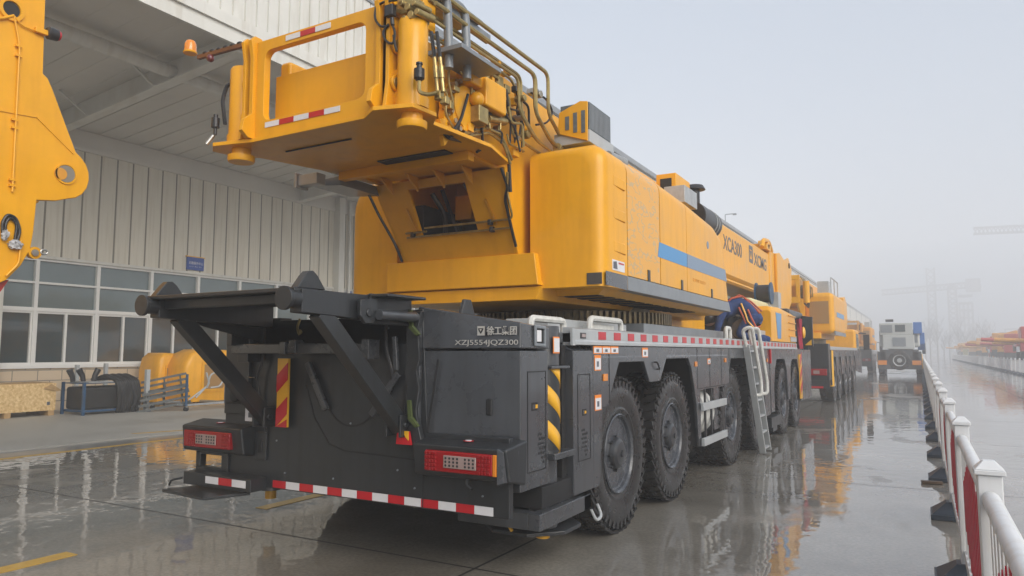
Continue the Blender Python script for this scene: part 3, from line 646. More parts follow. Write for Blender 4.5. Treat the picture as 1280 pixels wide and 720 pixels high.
# --- outrigger (rear right) and mirror
def outrigger(s):
    X = lambda x: x if s > 0 else mir(x)
    yc = 4.69
    add(B().cyl((X(-2.42), yc, .30), (X(-2.42), yc, .82), .105).cyl((X(-2.42), yc, 1.45), (X(-2.42), yc, 1.74), .125), 'outrigger_jack', SIDE, bev=.005)
    j = add(B().cyl((X(-2.42), yc, .84), (X(-2.42), yc, 1.43), .128, n=40), 'jack_sleeve', BLK, bev=0)
    # wound diagonal bands
    for k in range(4):
        m = B(); secs = []
        for i in range(33):
            a = math.radians(-150 + 300*i/32); zb = .60 + k*.25 - a*.115*s
            lo = min(1.43, max(.84, zb)); hi = min(1.43, max(.84, zb+.125))
            c_, s_ = math.cos(a), math.sin(a); r_ = .131
            secs.append([(X(-2.42) + s*r_*c_, yc + r_*s_, lo), (X(-2.42) + s*r_*c_, yc + r_*s_, hi)])
        for a_, b_ in zip(secs, secs[1:]):
            if a_[1][2]-a_[0][2] < 1e-4 and b_[1][2]-b_[0][2] < 1e-4: continue
            m.poly([a_[0], b_[0], b_[1], a_[1]])
        if m.bm.faces:
            bmesh.ops.remove_doubles(m.bm, verts=m.bm.verts[:], dist=1e-5)
            o = m.build('yellow_band', HAZY, j, ang=60)
            so = o.modifiers.new('thickness', 'SOLIDIFY'); so.thickness = .002
        else: m.bm.free()
    add(B().box(X(-2.60), X(-2.24), yc-.16, yc+.19, .795, .84).box(X(-2.58), X(-2.27), yc-.14, yc+.16, 1.43, 1.45), 'jack_collar', SIDE)
    add(B().cyl((X(-2.42), yc, .22), (X(-2.42), yc, .50), .05), 'jack_rod', HAZY, bev=0)
    if s > 0:
        k_ = add(B().cbox((X(-2.42)+.13, yc-.03, 1.60), (.004, .10, .12)), 'warning_sticker', ORANGE, bev=0)
        add(B().cbox((X(-2.42)+.134, yc-.03, 1.60), (.004, .085, .10)), 'sticker_print', WHITE, k_, bev=0)
    # float pad
    if s < 0: return
    oc = [(-2.60+.37*math.cos(math.radians(22.5+45*k)), 4.86+.37*math.sin(math.radians(22.5+45*k))) for k in range(8)]
    m = B(); m.loft([[(x, y, .25) for x, y in oc], [(x, y, .275) for x, y in oc], [(-2.6+(x+2.6)*.35, 4.86+(y-4.86)*.35, .40) for x, y in oc]])
    add(m, 'float_pad', BLK, bev=.004)
    add(B().hull8([(X(-2.33), 4.30, .36), (X(-2.24), 4.30, .36), (X(-2.24), 5.15, .36), (X(-2.33), 5.15, .36), (X(-2.33), 4.30, .47), (X(-2.24), 4.30, .47), (X(-2.24), 5.15, .47), (X(-2.33), 5.15, .47)]).box(X(-2.85), X(-2.24), 5.02, 5.15, .36, .47).box(X(-2.9), X(-2.33), 4.3, 4.4, .36, .47), 'pad_carrier', SIDE)
    add(B().bent([(X(-2.22), 5.10, .36), (X(-2.19), 5.13, .27), (X(-2.19), 5.24, .29), (X(-2.22), 5.22, .38)], .012), 'pad_handle', GREY, bev=0)
    add(B().bent([(X(-2.58), 4.4, .47), (X(-2.55), 4.35, .42), (X(-2.5), 4.38, .32)], .012), 'yellow_hose', HAZY, bev=0)
    add(B().box(X(-2.75), X(-2.30), 4.45, 4.95, .47, .62), 'beam_end', DARK)
outrigger(1); outrigger(-1)
# --- side bodywork
def sidework(s):
    X = lambda d: (XR - d) if s > 0 else (XL + d)
    def pl(pts, name='fender_panel', mt=SIDE, t=.05, d=0, bev=.006, parent=None):
        return add(B().prism(pts, 'X', X(d), X(d+t)), name, mt, parent, bev=bev)
    # locker behind the jack
    m = B(); m.prism([(4.93, .48), (5.30, .48), (5.30, 1.56), (4.93, 1.56)], 'X', X(.0), X(.55)); m.hull8([(X(0), 4.93, 1.56), (X(0), 5.30, 1.56), (X(.55), 5.30, 1.56), (X(.55), 4.93, 1.56), (X(.10), 4.93, 1.61), (X(.10), 5.30, 1.61), (X(.55), 5.30, 1.61), (X(.55), 4.93, 1.61)])
    lk = add(m, 'side_locker', SIDE, bev=.008)
    add(B().box(X(.56), X(.06), 4.86, 4.925, .48, 1.60), 'locker_back', DARK, lk)
    if s > 0:
        add(side_outline(B(), 5.0, 5.24, .72, 1.38), 'door_gap', DARK, lk, bev=0)
        add(vents(5.08, .76), 'vent_holes', DARK, lk, bev=0)
        add(side_outline(B(), 5.09, 5.16, 1.06, 1.11, w=.01), 'door_lock', DARK, lk, bev=0)
        add(B().box(XR, XR+.004, 5.13, 5.155, 1.075, 1.095), 'lock_button', HAZY, lk, bev=0)
    # fender 1
    pl([(5.30, .48), (5.42, .48), (5.50, 1.10), (5.60, 1.10), (5.88, 1.46), (5.98, 1.46), (6.42, 1.46), (6.52, 1.46), (6.68, 1.26), (7.00, 1.26), (7.22, 1.48), (8.02, 1.48), (8.14, 1.36), (8.32, .95), (8.40, .45), (8.50, .45), (8.50, 1.10), (9.92, 1.10), (9.98, 1.20), (10.10, 1.46), (12.05, 1.46), (12.45, .95), (12.55, .48), (13.0, .48), (13.0, 1.60), (5.30, 1.60)], t=.035)
    # flared top lip over arches
    for a, b in ((5.30, 6.5), (7.2, 9.9), (10.05, 12.5)):
        add(B().prism([(X(-.004), 1.50), (X(.03), 1.50), (X(.03), 1.60), (X(.02), 1.60)], 'Y', a, b), 'fender_lip', SIDE, bev=0)
    pl([(13.08, .50), (13.42, .50), (13.42, 1.60), (13.08, 1.60)], t=.04)
    pl([(13.42, .9), (13.55, 1.25), (13.75, 1.42), (14.6, 1.42), (14.85, 1.2), (14.95, .62), (15.2, .62), (15.35, 1.25), (15.5, 1.40), (16.2, 1.40), (16.5, 1.1), (16.6, .5), (18.4, .5), (18.4, 1.60), (13.42, 1.60)], t=.035)
    # seams
    m = B()
    for y in (5.64, 8.38, 8.95, 9.55, 10.0): m.box(X(-.003), X(.001), y, y+.008, 1.12, 1.60)
    m.box(X(-.003), X(.001), 8.40, 9.92, 1.115, 1.123)
    add(m, 'panel_seam', DARK, bev=0)
    # wheel well liners
    m = B()
    for a, b in ((5.30, 8.48), (9.95, 12.6), (13.42, 16.6)): m.box(X(.50), X(.52), a, b, .5, 1.6).box(X(.04), X(.5), a, b, 1.56, 1.60)
    m.box(X(.04), X(.5), 8.40, 8.48, .45, 1.56).box(X(.04), X(.5), 5.30, 5.36, .5, 1.56)
    add(m, 'wheel_well', DARK, bev=0)
    # tank recess with steps
    add(B().cyl((X(.36), 8.52, .80), (X(.36), 9.30, .80), .32, n=36), 'air_tank', CREAM if False else WRAP, bev=0)
    add(B().box(X(.02), X(.04), 8.78, 8.83, .45, 1.10).box(X(.02), X(.04), 9.08, 9.13, .45, 1.10), 'tank_strap', PLAST)
    add(B().box(X(.06), X(.4), 9.36, 9.90, .55, 1.10), 'side_box', SIDE)
    for z in (.86, .45):
        add(B().box(X(-.05), X(-.01), 8.45, 9.60, z, z+.09).box(X(-.01), X(.06), 8.5, 8.56, z+.02, z+.06).box(X(-.01), X(.06), 9.5, 9.56, z+.02, z+.06), 'foot_step', GREY)
    if s > 0:
        def stick(Y, z, w, h, m1=WHITE):
            o = add(B().box(XR+.0005, XR+.004, Y, Y+w, z, z+h), 'warning_sticker', ORANGE, bev=0)
            add(B().box(XR+.004, XR+.006, Y+.008, Y+w-.008, z+.008, z+h*.8), 'sticker_print', m1, o, bev=0)
            add(B().box(XR+.006, XR+.0075, Y+w*.3, Y+w*.6, z+h*.25, z+h*.6), 'sticker_figure', TEXT, o, bev=0)
        for k in range(3): stick(5.31+k*.185, 1.535, .175, .063)
        stick(5.33, 1.40, .13, .125); stick(5.33, 1.08, .13, .125); stick(6.47, 1.50, .16, .09); stick(8.85, 1.40, .13, .07)
        for Y, z in ((5.50, 1.31), (8.27, 1.38), (9.72, 1.41), (12.75, 1.38)): add(B().box(XR+.0, XR+.012, Y, Y+.09, z, z+.06), 'side_marker', AMBER, bev=.004)
        add(B().box(XR+.0, XR+.03, 13.02, 13.07, 1.35, 1.60), 'red_marker', RED)
        add(B().bent([(XR, 6.83, 1.45), (XR+.03, 6.83, 1.45), (XR+.03, 6.90, 1.38), (XR, 6.90, 1.38)], .008), 'tie_down', DARK, bev=0)
        add(B().prism([(16.45, .55), (16.75, .55), (16.75, 1.5), (16.45, 1.5)], 'X', XR+.0, XR+.02), 'hazard_board', HAZY, bev=0)
        for k in range(3): add(B().prism([(16.45, .62+k*.3), (16.75, .80+k*.3), (16.75, .95+k*.3), (16.45, .77+k*.3)], 'X', XR+.02, XR+.024), 'diagonal_stripe', RED, bev=0)
        add(B().box(XR-.25, XR+.02, 12.95, 13.9, .25, .42).box(XR-.2, XR-.02, 13.3, 13.7, .15, .25), 'outrigger_foot', BLK)
sidework(1); sidework(-1)
# --- ladder leaning on the deck
ld = empty('access_ladder', (XR+.16, 11.9, 0), 'silver ladder with white wrapped handrails leaning on the crane deck edge', 'ladder')
a1, b1 = Vector((XR+.06, 10.85, 1.66)), Vector((XR+.14, 11.45, .02)); dy = Vector((0, .44, .0))
for o_ in (Vector(), dy): MB()\
        .bar(a1+o_, b1+o_, .04, .09, up=(1, 0, 0)).build('stile', GREY, ld, bev=.003)
m = MB()
for k in range(7):
    p = a1.lerp(b1, .06+k*.15); m.bar(p+Vector((0, .02, 0)), p+dy, .06, .03)
m.build('rung', GREY, ld, bev=.003)
for o_ in (Vector(), dy*1.05):
    n1 = (b1-a1)
    MB().bent([a1+o_+n1*.02+Vector((.0, 0, 0)), a1+o_+Vector((-.03, -.08, .22)), a1+o_+Vector((.10, -.06, .26)), a1+o_+n1*.42+Vector((.10, .08, .12)), a1+o_+n1*.47+Vector((.10, .04, .02)), a1+o_+n1*.46], .027, .12).build('handrail', WRAP, ld)
# --- outrigger frame with buffers at the rear
def rear_bracket():
    for s in (1, -1):
        x = XC + s*.665
        m = B(); m.hull8([(x-.05, 2.98, 1.78), (x+.05, 2.98, 1.78), (x+.05, 3.96, 1.74), (x-.05, 3.96, 1.74), (x-.05, 2.98, 1.92), (x+.05, 2.98, 1.92), (x+.05, 3.96, 1.92), (x-.05, 3.96, 1.92)])
        if s < 0: m.prism([(3.1, 1.80), (3.96, 1.62), (3.96, 1.78), (3.1, 1.90)], 'X', x-.065, x-.052)
        b = add(m, 'support_beam', BLK, bev=.006)
        add(B().cyl((x, 2.88, 1.86), (x, 2.905, 1.86), .070, n=36).cyl((x, 2.905, 1.86), (x, 2.985, 1.86), .055), 'buffer', BLK, b, bev=.003)
        add(B().prism([(2.96, 1.925), (3.19, 1.925), (3.12, 2.01), (3.085, 2.035), (3.05, 2.03), (3.02, 2.0)], 'X', x-.03, x+.03), 'stop_lug', BLK, b, bev=.006)
        add(B().bar((x, 3.16, 1.80), (x, 3.98, 1.02), .09, .11, up=(0, 1, 1)), 'diagonal_strut', BLK, bev=.006)
        add(B().box(x-.07, x-.05, 3.88, 4.0, .97, 1.12).box(x+.05, x+.07, 3.88, 4.0, .97, 1.12).cyl((x-.085, 3.93, 1.05), (x+.085, 3.93, 1.05), .022), 'strut_clevis', BLK)
    add(B().box(XC-.70, XC+.70, 2.93, 3.12, 1.90, 1.925).box(XC-.62, XC+.62, 3.02, 3.06, 1.84, 1.90), 'cross_plate', BLK)
    add(B().box(XC-.62, XC+.62, 3.10, 3.96, 1.905, 1.915), 'top_sheet', DARK)
    # cable lug plates right
    x = XC+.72
    m = B(); m.box(XC+.715, XC+.74, 3.55, 3.98, 1.73, 1.93)
    add(m, 'lug_plate', BLK); 
    add(B().prism([(3.42, 1.88), (3.42, 1.78), (3.47, 1.73), (3.54, 1.73), (3.58, 1.78), (3.58, 1.90)], 'X', XC+.74, XC+.77).cyl((XC+.745, 3.50, 1.80), (XC+.78, 3.50, 1.80), .028), 'eye_lug', BLK)
    add(B().cyl((XC+.80, 3.56, 1.79), (XC+.80, 3.95, 1.79), .035), 'pin_tube', SIDE, bev=.003)
    add(B().box(XC+.7, XC+.88, 3.55, 3.96, 1.905, 1.925), 'lug_cap', BLK)
    # horizontal pipe
    add(B().bar((-4.78, 3.88, 1.575), (-3.35, 3.88, 1.575), .06, .075).box(-4.12, -4.05, 3.83, 3.92, 1.54, 1.64).box(-4.22, -4.16, 3.83, 3.92, 1.53, 1.63).box(-3.40, -3.33, 3.82, 3.94, 1.50, 1.64), 'cross_pipe', SIDE)
    add(B().box(-4.78, -4.72, 3.8, 4.0, 1.60, 1.73).box(-4.72, -4.60, 3.86, 3.98, 1.47, 1.56), 'pipe_bracket', BLK)
    add(B().box(-4.86, -4.40, 4.0, 4.12, 1.60, 1.82).box(-4.95, -3.05, 4.0, 4.9, 1.60, 1.80), 'rear_box', DARK)
    add(B().sphere((-4.08, 3.90, 1.70), .02).bent([(-4.08, 3.9, 1.80), (-4.09, 3.88, 1.73), (-4.06, 3.88, 1.68)], .01), 'shackle', BRASS, bev=0)
rear_bracket()
# --- slewing ring
m = B(); m.lathe([(0, 1.20), (.03, 1.22), (.03, 1.20), (.17, 1.20), (.17, 1.0), (.30, 1.0)], (XC, 8.15, 1.82), 'Z', 96)
rg = add(m, 'slewing_ring', GEAR, bev=0)
m = B(); N = 110
for k in range(N):
    a = 2*math.pi*k/N; m.cbox((XC+1.225*math.cos(a), 8.15+1.225*math.sin(a), 1.93), (.07, .034, .13), Matrix.Rotation(a, 4, 'Z'))
add(m, 'gear_tooth', GEAR, rg, bev=0)
add(B().lathe([(-.15, 1.08), (.03, 1.08)], (XC, 8.15, 1.82), 'Z', 64), 'ring_base', DARK, rg, bev=0)
# --- superstructure base and underside
m = B(); m.hull8([(XC-.85, 5.64, 2.02), (XC+.85, 5.64, 2.02), (XC+1.05, 10.6, 2.02), (XC-1.05, 10.6, 2.02), (XC-.9, 5.64, 2.14), (XC+.9, 5.64, 2.14), (XC+1.1, 10.6, 2.14), (XC-1.1, 10.6, 2.14)])
m.hull8([(-5.1, 6.0, 2.07), (-2.52, 6.0, 2.07), (-2.48, 10.3, 2.07), (-5.16, 10.3, 2.07), (-5.24, 5.9, 2.16), (-2.38, 5.9, 2.16), (-2.36, 10.4, 2.16), (-5.26, 10.4, 2.16)])
add(m, 'turntable', YEL, bev=.004)
m = B()
for k in range(12): m.box(-2.86, -2.52, 6.0+k*.28, 6.14+k*.28, 2.062, 2.069)
add(m, 'underside_grating', DARK, bev=0)
add(B().hull8([(-4.66, 5.60, 2.15), (-2.93, 5.60, 2.15), (-2.86, 6.0, 2.12), (-4.7, 6.0, 2.12), (-4.66, 5.60, 2.44), (-2.97, 5.60, 2.44), (-2.97, 6.1, 2.44), (-4.66, 6.1, 2.44)]), 'rear_beam', YEL, bev=.008)
add(B().box(-5.0, -4.55, 5.2, 5.9, 1.88, 1.90).box(-4.9, -4.45, 5.0, 5.4, 1.905, 1.92), 'plywood_offcut', WOOD) if False else None
# --- housings (lofts)
def section(y, xi, xo, zb, zt, r, n=7):
    sg = 1 if xo > xi else -1; pts = [(xi, y, zb), (xo, y, zb)]
    for k in range(n):
        a = math.radians(90*k/(n-1)); pts.append((xo - sg*r + sg*r*math.cos(a), y, zt - r + r*math.sin(a)))
    pts.append((xi, y, zt)); return pts
def housing(secs, name, m, parent=None, bev=0):
    b = B(); b.loft([section(*s) for s in secs]); return add(b, name, m, parent, bev=bev, ang=40)
XO = -2.33
def rear_round(y0, y1, xi, xo, zb, zt, r, rr=.14, zt1=None):
    sg = 1 if xo > xi else -1; out = []
    for k in range(6):
        a = math.radians(90*k/5); ins = rr*(1-math.sin(a)); yy = y0 + rr*(1-math.cos(a)); out.append((yy, xi, xo-sg*ins, zb, zt-ins*.8, r))
    out.append((y1, xi, xo, zb, zt1 or zt, r)); return out
eng = housing(rear_round(5.68, 6.25, -3.05, XO, 2.12, 3.40, .16, .13), 'engine_housing', YEL)
housing([(6.27, -3.05, XO, 2.26, 3.40, .17), (7.22, -3.05, XO, 2.26, 3.40, .17)], 'patterned_door', PATT, eng)
housing([(7.245, -3.05, XO, 2.26, 3.40, .17), (8.22, -3.05, XO, 2.26, 3.37, .17)], 'side_door', YEL, eng)
housing([(8.235, -3.05, XO, 2.26, 3.37, .17), (9.60, -3.05, XO, 2.26, 3.29, .17), (9.92, -3.05, XO, 2.26, 3.20, .17), (10.08, -3.05, XO, 2.26, 2.98, .16), (10.18, -3.05, XO, 2.26, 2.62, .14), (10.24, -3.05, XO, 2.26, 2.40, .1)], 'front_door', YEL, eng)
housing([(6.2, -3.05, XO-.03, 2.13, 3.36, .16), (9.8, -3.05, XO-.03, 2.13, 3.0, .16)], 'inner_housing', DARK, eng)
add(B().prism([(6.25, 2.12), (10.38, 2.12), (10.28, 2.252), (6.25, 2.252)], 'X', XO-.10, XO+.006), 'lower_skirt', MGREY, eng, bev=.004)
add(B().prism([(5.72, 2.13), (6.24, 2.118), (6.24, 2.252), (5.72, 2.252)], 'X', XO-.002, XO+.003).box(XO-.16, XO-.02, 5.675, 5.682, 2.135, 2.235), 'corner_skirt', SIDE, eng, bev=0)
add(B().prism([(7.20, 2.70), (8.222, 2.70), (8.222, 2.54), (7.15, 2.54)], 'X', XO, XO+.003), 'blue_stripe', BLUE, eng, bev=0)
add(B().prism([(8.234, 2.70), (10.13, 2.70), (10.20, 2.54), (8.234, 2.54)], 'X', XO, XO+.003), 'grey_stripe', BLUEG, eng, bev=0)
for y in (6.85, 8.0, 9.35): 
    h_ = add(B().cbox((XO+.003, y, 2.31), (.012, .07, .12)), 'door_handle', PLAST, eng, bev=.004)
for z in (3.10, 2.80, 2.50):
    m = B(); m.hull8([(XO-.03, 6.20, z-.07), (XO-.03, 5.90, z-.055), (XO-.03, 5.90, z+.055), (XO-.03, 6.20, z+.07), (XO+.016, 6.18, z-.055), (XO+.002, 5.92, z-.05), (XO+.002, 5.92, z+.04), (XO+.016, 6.18, z+.03)])
    add(m, 'louvre', YEL, eng, bev=.003)
o = add(B().prism([(5.87, 2.275), (6.17, 2.275), (6.17, 2.37), (5.87, 2.37)], 'X', XO, XO+.003), 'warning_sticker', WHITE, eng, bev=0)
add(B().prism([(5.89, 2.29), (5.99, 2.29), (5.97, 2.36), (5.89, 2.35)], 'X', XO+.003, XO+.0045), 'sticker_figure', TEXT, o, bev=0)
add(B().prism([(6.02, 2.34), (6.15, 2.34), (6.15, 2.355), (6.02, 2.355)], 'X', XO+.003, XO+.0045), 'sticker_title', RED, o, bev=0)
add(B().cyl((XO, 9.2, 2.93), (XO+.004, 9.2, 2.93), .05, n=20), 'round_sticker', BLUEG, eng, bev=0)
text_mesh('请勿攀爬 注意安全', .045, (XO+.001, 8.45, 2.40), (0, 1, 0), (0, 0, 1), YELF, eng, depth=.001, width=.6)
# left housing
housing(rear_round(5.69, 7.2, -4.60, -5.27, 2.15, 3.36, .30, .16), 'counterweight', YEL)
add(B().box(-5.25, -4.6, 7.2, 10.0, 2.15, 3.2), 'left_housing', YEL, bev=.05)
add(B().box(-5.272, -5.266, 5.8, 7.2, 2.16, 2.30), 'lower_skirt', MGREY, bev=0)
# --- tail frame
m = B()
for x in (XC-.62, XC+.66):
    m.prism([(4.0, 3.22), (5.28, 3.14), (5.62, 2.44), (6.1, 2.44), (6.6, 3.0), (6.6, 3.95), (5.2, 4.02), (4.6, 3.9), (4.0, 3.9)], 'X', x-.02, x+.02)
tf = add(m, 'tail_frame', YEL, bev=.004)
# slanted plate with window
def slant(x, z): return (x, 5.23 + (3.15-z)*.55, z)
m = B(); o4 = [(XC-.72, 3.15), (XC+.76, 3.15), (XC+.64, 2.44), (XC-.62, 2.44)]; 
i4 = [(-4.14, 3.08), (-3.50, 3.08), (-3.50, 2.66), (-4.14, 2.66)]
def ringpts(o, dz): return [Vector(slant(*p)) + Vector((0, dz, 0)) for p in o]
F0 = ringpts(o4, 0); I0 = ringpts(i4, 0); F1 = ringpts(o4, .035); I1 = ringpts(i4, .035)
V = [[m.bm.verts.new(p) for p in r] for r in (F0, I0, F1, I1)]
for k in range(4):
    l = (k+1) % 4
    m.bm.faces.new((V[0][k], V[1][k], V[1][l], V[0][l])); m.bm.faces.new((V[2][k], V[2][l], V[3][l], V[3][k])); m.bm.faces.new((V[0][k], V[0][l], V[2][l], V[2][k])); m.bm.faces.new((V[1][k], V[3][k], V[3][l], V[1][l]))
add(m, 'slanted_plate', YEL, tf, bev=.003)
add(B().box(XC-.6, XC+.62, 6.5, 6.56, 2.3, 3.6).box(XC-.25, XC+.25, 5.9, 6.5, 2.44, 2.62).box(-4.1, -3.9, 6.0, 6.5, 2.9, 3.15), 'inner_bulkhead', YEL, tf)
add(B().box(XC-.6, XC+.62, 5.3, 6.7, 3.42, 3.46), 'shade_lid', YEL, tf)  # lid added to keep light out of the space behind the window
add(B().box(-3.98, -3.55, 5.95, 6.05, 2.44, 2.86).box(-4.42, -4.2, 5.6, 6.4, 2.5, 3.0), 'shade_filler', DARK, tf)  # dark masses added to deepen the shade seen through the window
add(B().box(-4.0, -3.6, 6.44, 6.50, 2.5, 2.75), 'bulkhead_opening', DARK, tf)
m = B(); m.bent([(-3.60, 5.55, 3.15), (-3.56, 5.70, 2.95), (-3.60, 5.75, 2.7), (-3.55, 6.0, 2.5)], .035, .1).bent([(-3.68, 5.55, 3.15), (-3.63, 5.75, 2.95), (-3.66, 5.8, 2.7), (-3.62, 6.0, 2.5)], .03, .1).bent([(-4.1, 5.6, 3.1), (-4.04, 5.75, 2.9), (-4.08, 5.8, 2.6)], .025, .1).bent([(-3.98, 5.6, 3.12), (-4.0, 5.8, 2.9), (-3.9, 5.85, 2.6)], .02, .1)
add(m, 'hydraulic_hose', HOSE, tf, bev=0)
for z, xa, xb in ((2.73, -4.06, -3.16), (2.66, -4.30, -3.12), (2.70, -4.30, -4.05)):
    a = Vector(slant(xa, z)); b = Vector(slant(xb, z)); add(B().tube([a+Vector((0, -.03, 0)), b+Vector((0, -.03, 0))], .010), 'hydraulic_pipe', BRASS, tf, bev=0)
m = B()
for x, z in ((-4.22, 2.68), (-3.33, 2.72), (-3.33, 2.66)): a = Vector(slant(x, z)); m.cbox(a+Vector((0, -.03, 0)), (.035, .05, .05))
add(m, 'pipe_clamp', PLAST, tf)
for xa in (-4.22, -3.33): add(B().bar(Vector(slant(xa, 2.92))+Vector((0, -.012, 0)), Vector(slant(xa+.05, 2.70))+Vector((0, -.012, 0)), .02, .012), 'stiffener', YEL, tf)
# cable along left and right edges of slanted plate
for pts in ([slant(-4.60, 3.1), slant(-4.56, 2.9), slant(-4.47, 2.62), slant(-4.45, 2.45)], [slant(-3.08, 3.14), slant(-3.06, 2.98), slant(-3.12, 2.9), slant(-3.13, 2.62), slant(-3.13, 2.5)]):
    add(B().bent([Vector(p)+Vector((0, -.03, 0)) for p in pts], .014, .05), 'cable', HOSE, tf, bev=0)
add(B().bent([Vector(slant(-3.03, 3.1))+Vector((0, -.03, 0)), Vector(slant(-3.08, 2.95))+Vector((0, -.03, 0)), Vector(slant(-3.09, 2.73))+Vector((0, -.03, 0)), Vector(slant(-3.2, 2.73))+Vector((0, -.03, 0))], .010, .05), 'hydraulic_pipe', BRASS, tf, bev=0)
# underside plate & box
m = B(); m.prism([(-4.93, 3.72), (-4.80, 3.62), (-4.60, 3.66), (-4.44, 3.70), (-4.30, 3.70), (-3.30, 3.70), (-3.14, 3.60), (-2.86, 3.68), (-2.84, 3.92), (-2.96, 4.05), (-2.90, 4.75), (-3.02, 5.25), (-4.56, 5.25), (-4.60, 4.6), (-4.75, 4.05), (-4.90, 3.92)], 'Z', 3.175, 3.205)
add(m, 'underside_plate', YEL, tf, bev=.003)
m = B()
for x in (-4.3, -4.0, -3.7, -3.4): m.prism([(5.22, 3.17), (5.05, 3.17), (5.24, 3.04)], 'X', x-.01, x+.01)
m.box(-4.5, -3.1, 4.72, 4.80, 3.10, 3.175)
add(m, 'gusset', YEL, tf, bev=0)
add(B().box(-3.95, -3.25, 4.60, 4.72, 3.165, 3.174).box(-4.4, -3.7, 4.0, 4.012, 3.165, 3.174), 'underside_opening', DARK, tf, bev=0)
# rear frame plate with opening (rounded)
def rrect(x0, x1, z0, z1, r, n=4, tl=None):
    pts = []
    for cx, cz, a0 in ((x1-r, z0+r, -90), (x1-r, z1-r, 0), (x0+r, z1-r, 90), (x0+r, z0+r, 180)):
        for k in range(n+1):
            a = math.radians(a0 + 90*k/n); pts.append((cx+r*math.cos(a), cz+r*math.sin(a)))
    return pts
add(B().frame(rrect(XC-.66, XC+.66, 3.20, 3.985, .03), rrect(XC-.53, XC+.50, 3.335, 3.90, .07), 'Y', 3.72, 3.78), 'rear_frame', YEL, tf, bev=.004)
add(B().box(XC-.60, XC+.60, 3.90, 3.93, 3.21, 3.76).box(XC-.62, XC+.62, 3.77, 3.93, 3.205, 3.23), 'rear_plate', YEL, tf, bev=.003)
add(B().box(XC-.62, XC-.5, 3.95, 4.5, 3.5, 3.9), 'inner_lug', YEL, tf, bev=.03)
for s in (-1, 1):
    x = XC + s*.64
    m = B(); m.prism([(3.66, 3.205), (3.80, 3.205), (3.80, 3.99), (3.76, 4.03), (3.70, 4.03), (3.665, 3.99), (3.69, 3.85), (3.69, 3.40), (3.62, 3.34), (3.60, 3.25)], 'X', x-.02, x+.02)
    m.prism([(3.66, 3.205), (3.80, 3.205), (3.80, 3.99), (3.76, 4.03), (3.70, 4.03), (3.665, 3.99), (3.69, 3.85), (3.69, 3.40)], 'X', x+s*.085-.015, x+s*.085+.015)
    p = add(m, 'post', YEL, tf, bev=.003)
    add(B().cyl((x-.03, 3.73, 3.98), (x+.03+s*.085, 3.73, 3.98), .02), 'pin', YEL, p, bev=0)
    add(B().cyl((x+s*.105, 3.76, 3.67), (x+s*.125, 3.76, 3.67), .06).cyl((x+s*.105, 3.76, 3.40), (x+s*.125, 3.76, 3.40), .06), 'pin_boss', YEL, p, bev=.003)
    add(B().cyl((x+s*.125, 3.75, 3.67), (x+s*.135, 3.75, 3.67), .038).cyl((x+s*.125, 3.75, 3.40), (x+s*.135, 3.75, 3.40), .038), 'pin_cap', BRASS, p, bev=.002)
    # lifting cylinder
    cx = XC + s*.86
    c_ = add(B().lathe([(0, .105), (.58, .105), (.60, .095), (.60, .001)], (cx, 3.80, 3.24), 'Z', 40).lathe([(-.0, .115), (.07, .115)], (cx, 3.80, 3.21), 'Z', 40), 'pinning_cylinder', YEL, bev=0)
    add(B().lathe([(-.05, .075), (0, .075)], (cx, 3.80, 3.175), 'Z', 32).lathe([(-.10, .098), (-.085, .105), (-.05, .105), (-.045, .09)], (cx, 3.80, 3.17), 'Z', 40), 'cylinder_foot', YEL, c_, bev=0)
    add(B().box(cx-s*.14, cx-s*.09, 3.75, 3.85, 3.25, 3.5), 'cylinder_bracket', YEL, c_)
# reflective tape
def tape(z0_, x0_, n, first, Y=3.718, w=.118, sl=0):
    for k in range(n):
        c_ = (k+first) % 2
        add(B().box(x0_+k*w, x0_+(k+1)*w-.001, Y-.003, Y, z0_, z0_+.042), 'red_reflector' if c_ else 'white_reflector', RED if c_ else WHITE, tf, bev=0)
tape(3.275, XC-.50, 5, 0, w=.155); tape(3.925, XC-.30, 3, 0, w=.155)
add(B().box(XC+.38, XC+.50, 3.716, 3.72, 3.21, 3.26), 'frame_step', YEL, tf) if False else None
# beacon arm
pa = P(320, 52, Y=3.76); pb = P(248, 72, Y=3.76); pc = P(238, 60, Y=3.76)
arm = add(B().bar(pa, pb, .03, .035), 'beacon_arm', mat('rusty_bracket', (.16, .06, .02), .5, var=.3), bev=.002)
m = B()
for k in range(7): p = pa.lerp(pb, .15+k*.12); m.sphere(p+Vector((0, 0, .022)), .02, (1.6, 1, .8))
add(m, 'cable', HOSE, arm, bev=0)
add(B().lathe([(0, .055), (.012, .058), (.02, .05)], pc+Vector((0, 0, -.05)), 'Z', 24), 'beacon_base', YEL, arm, bev=0)
add(B().lathe([(0, .05), (.06, .048), (.09, .035), (.102, .012), (.104, .001)], pc+Vector((0, 0, -.03)), 'Z', 28), 'beacon', AMBER, arm, bev=0)
pl_ = P(263, 73, Y=3.74); add(B().sphere(pl_, .032), 'marker_ball', mat('dark_red_lens', (.12, .01, .015), .3, coat=.5), arm, bev=0)
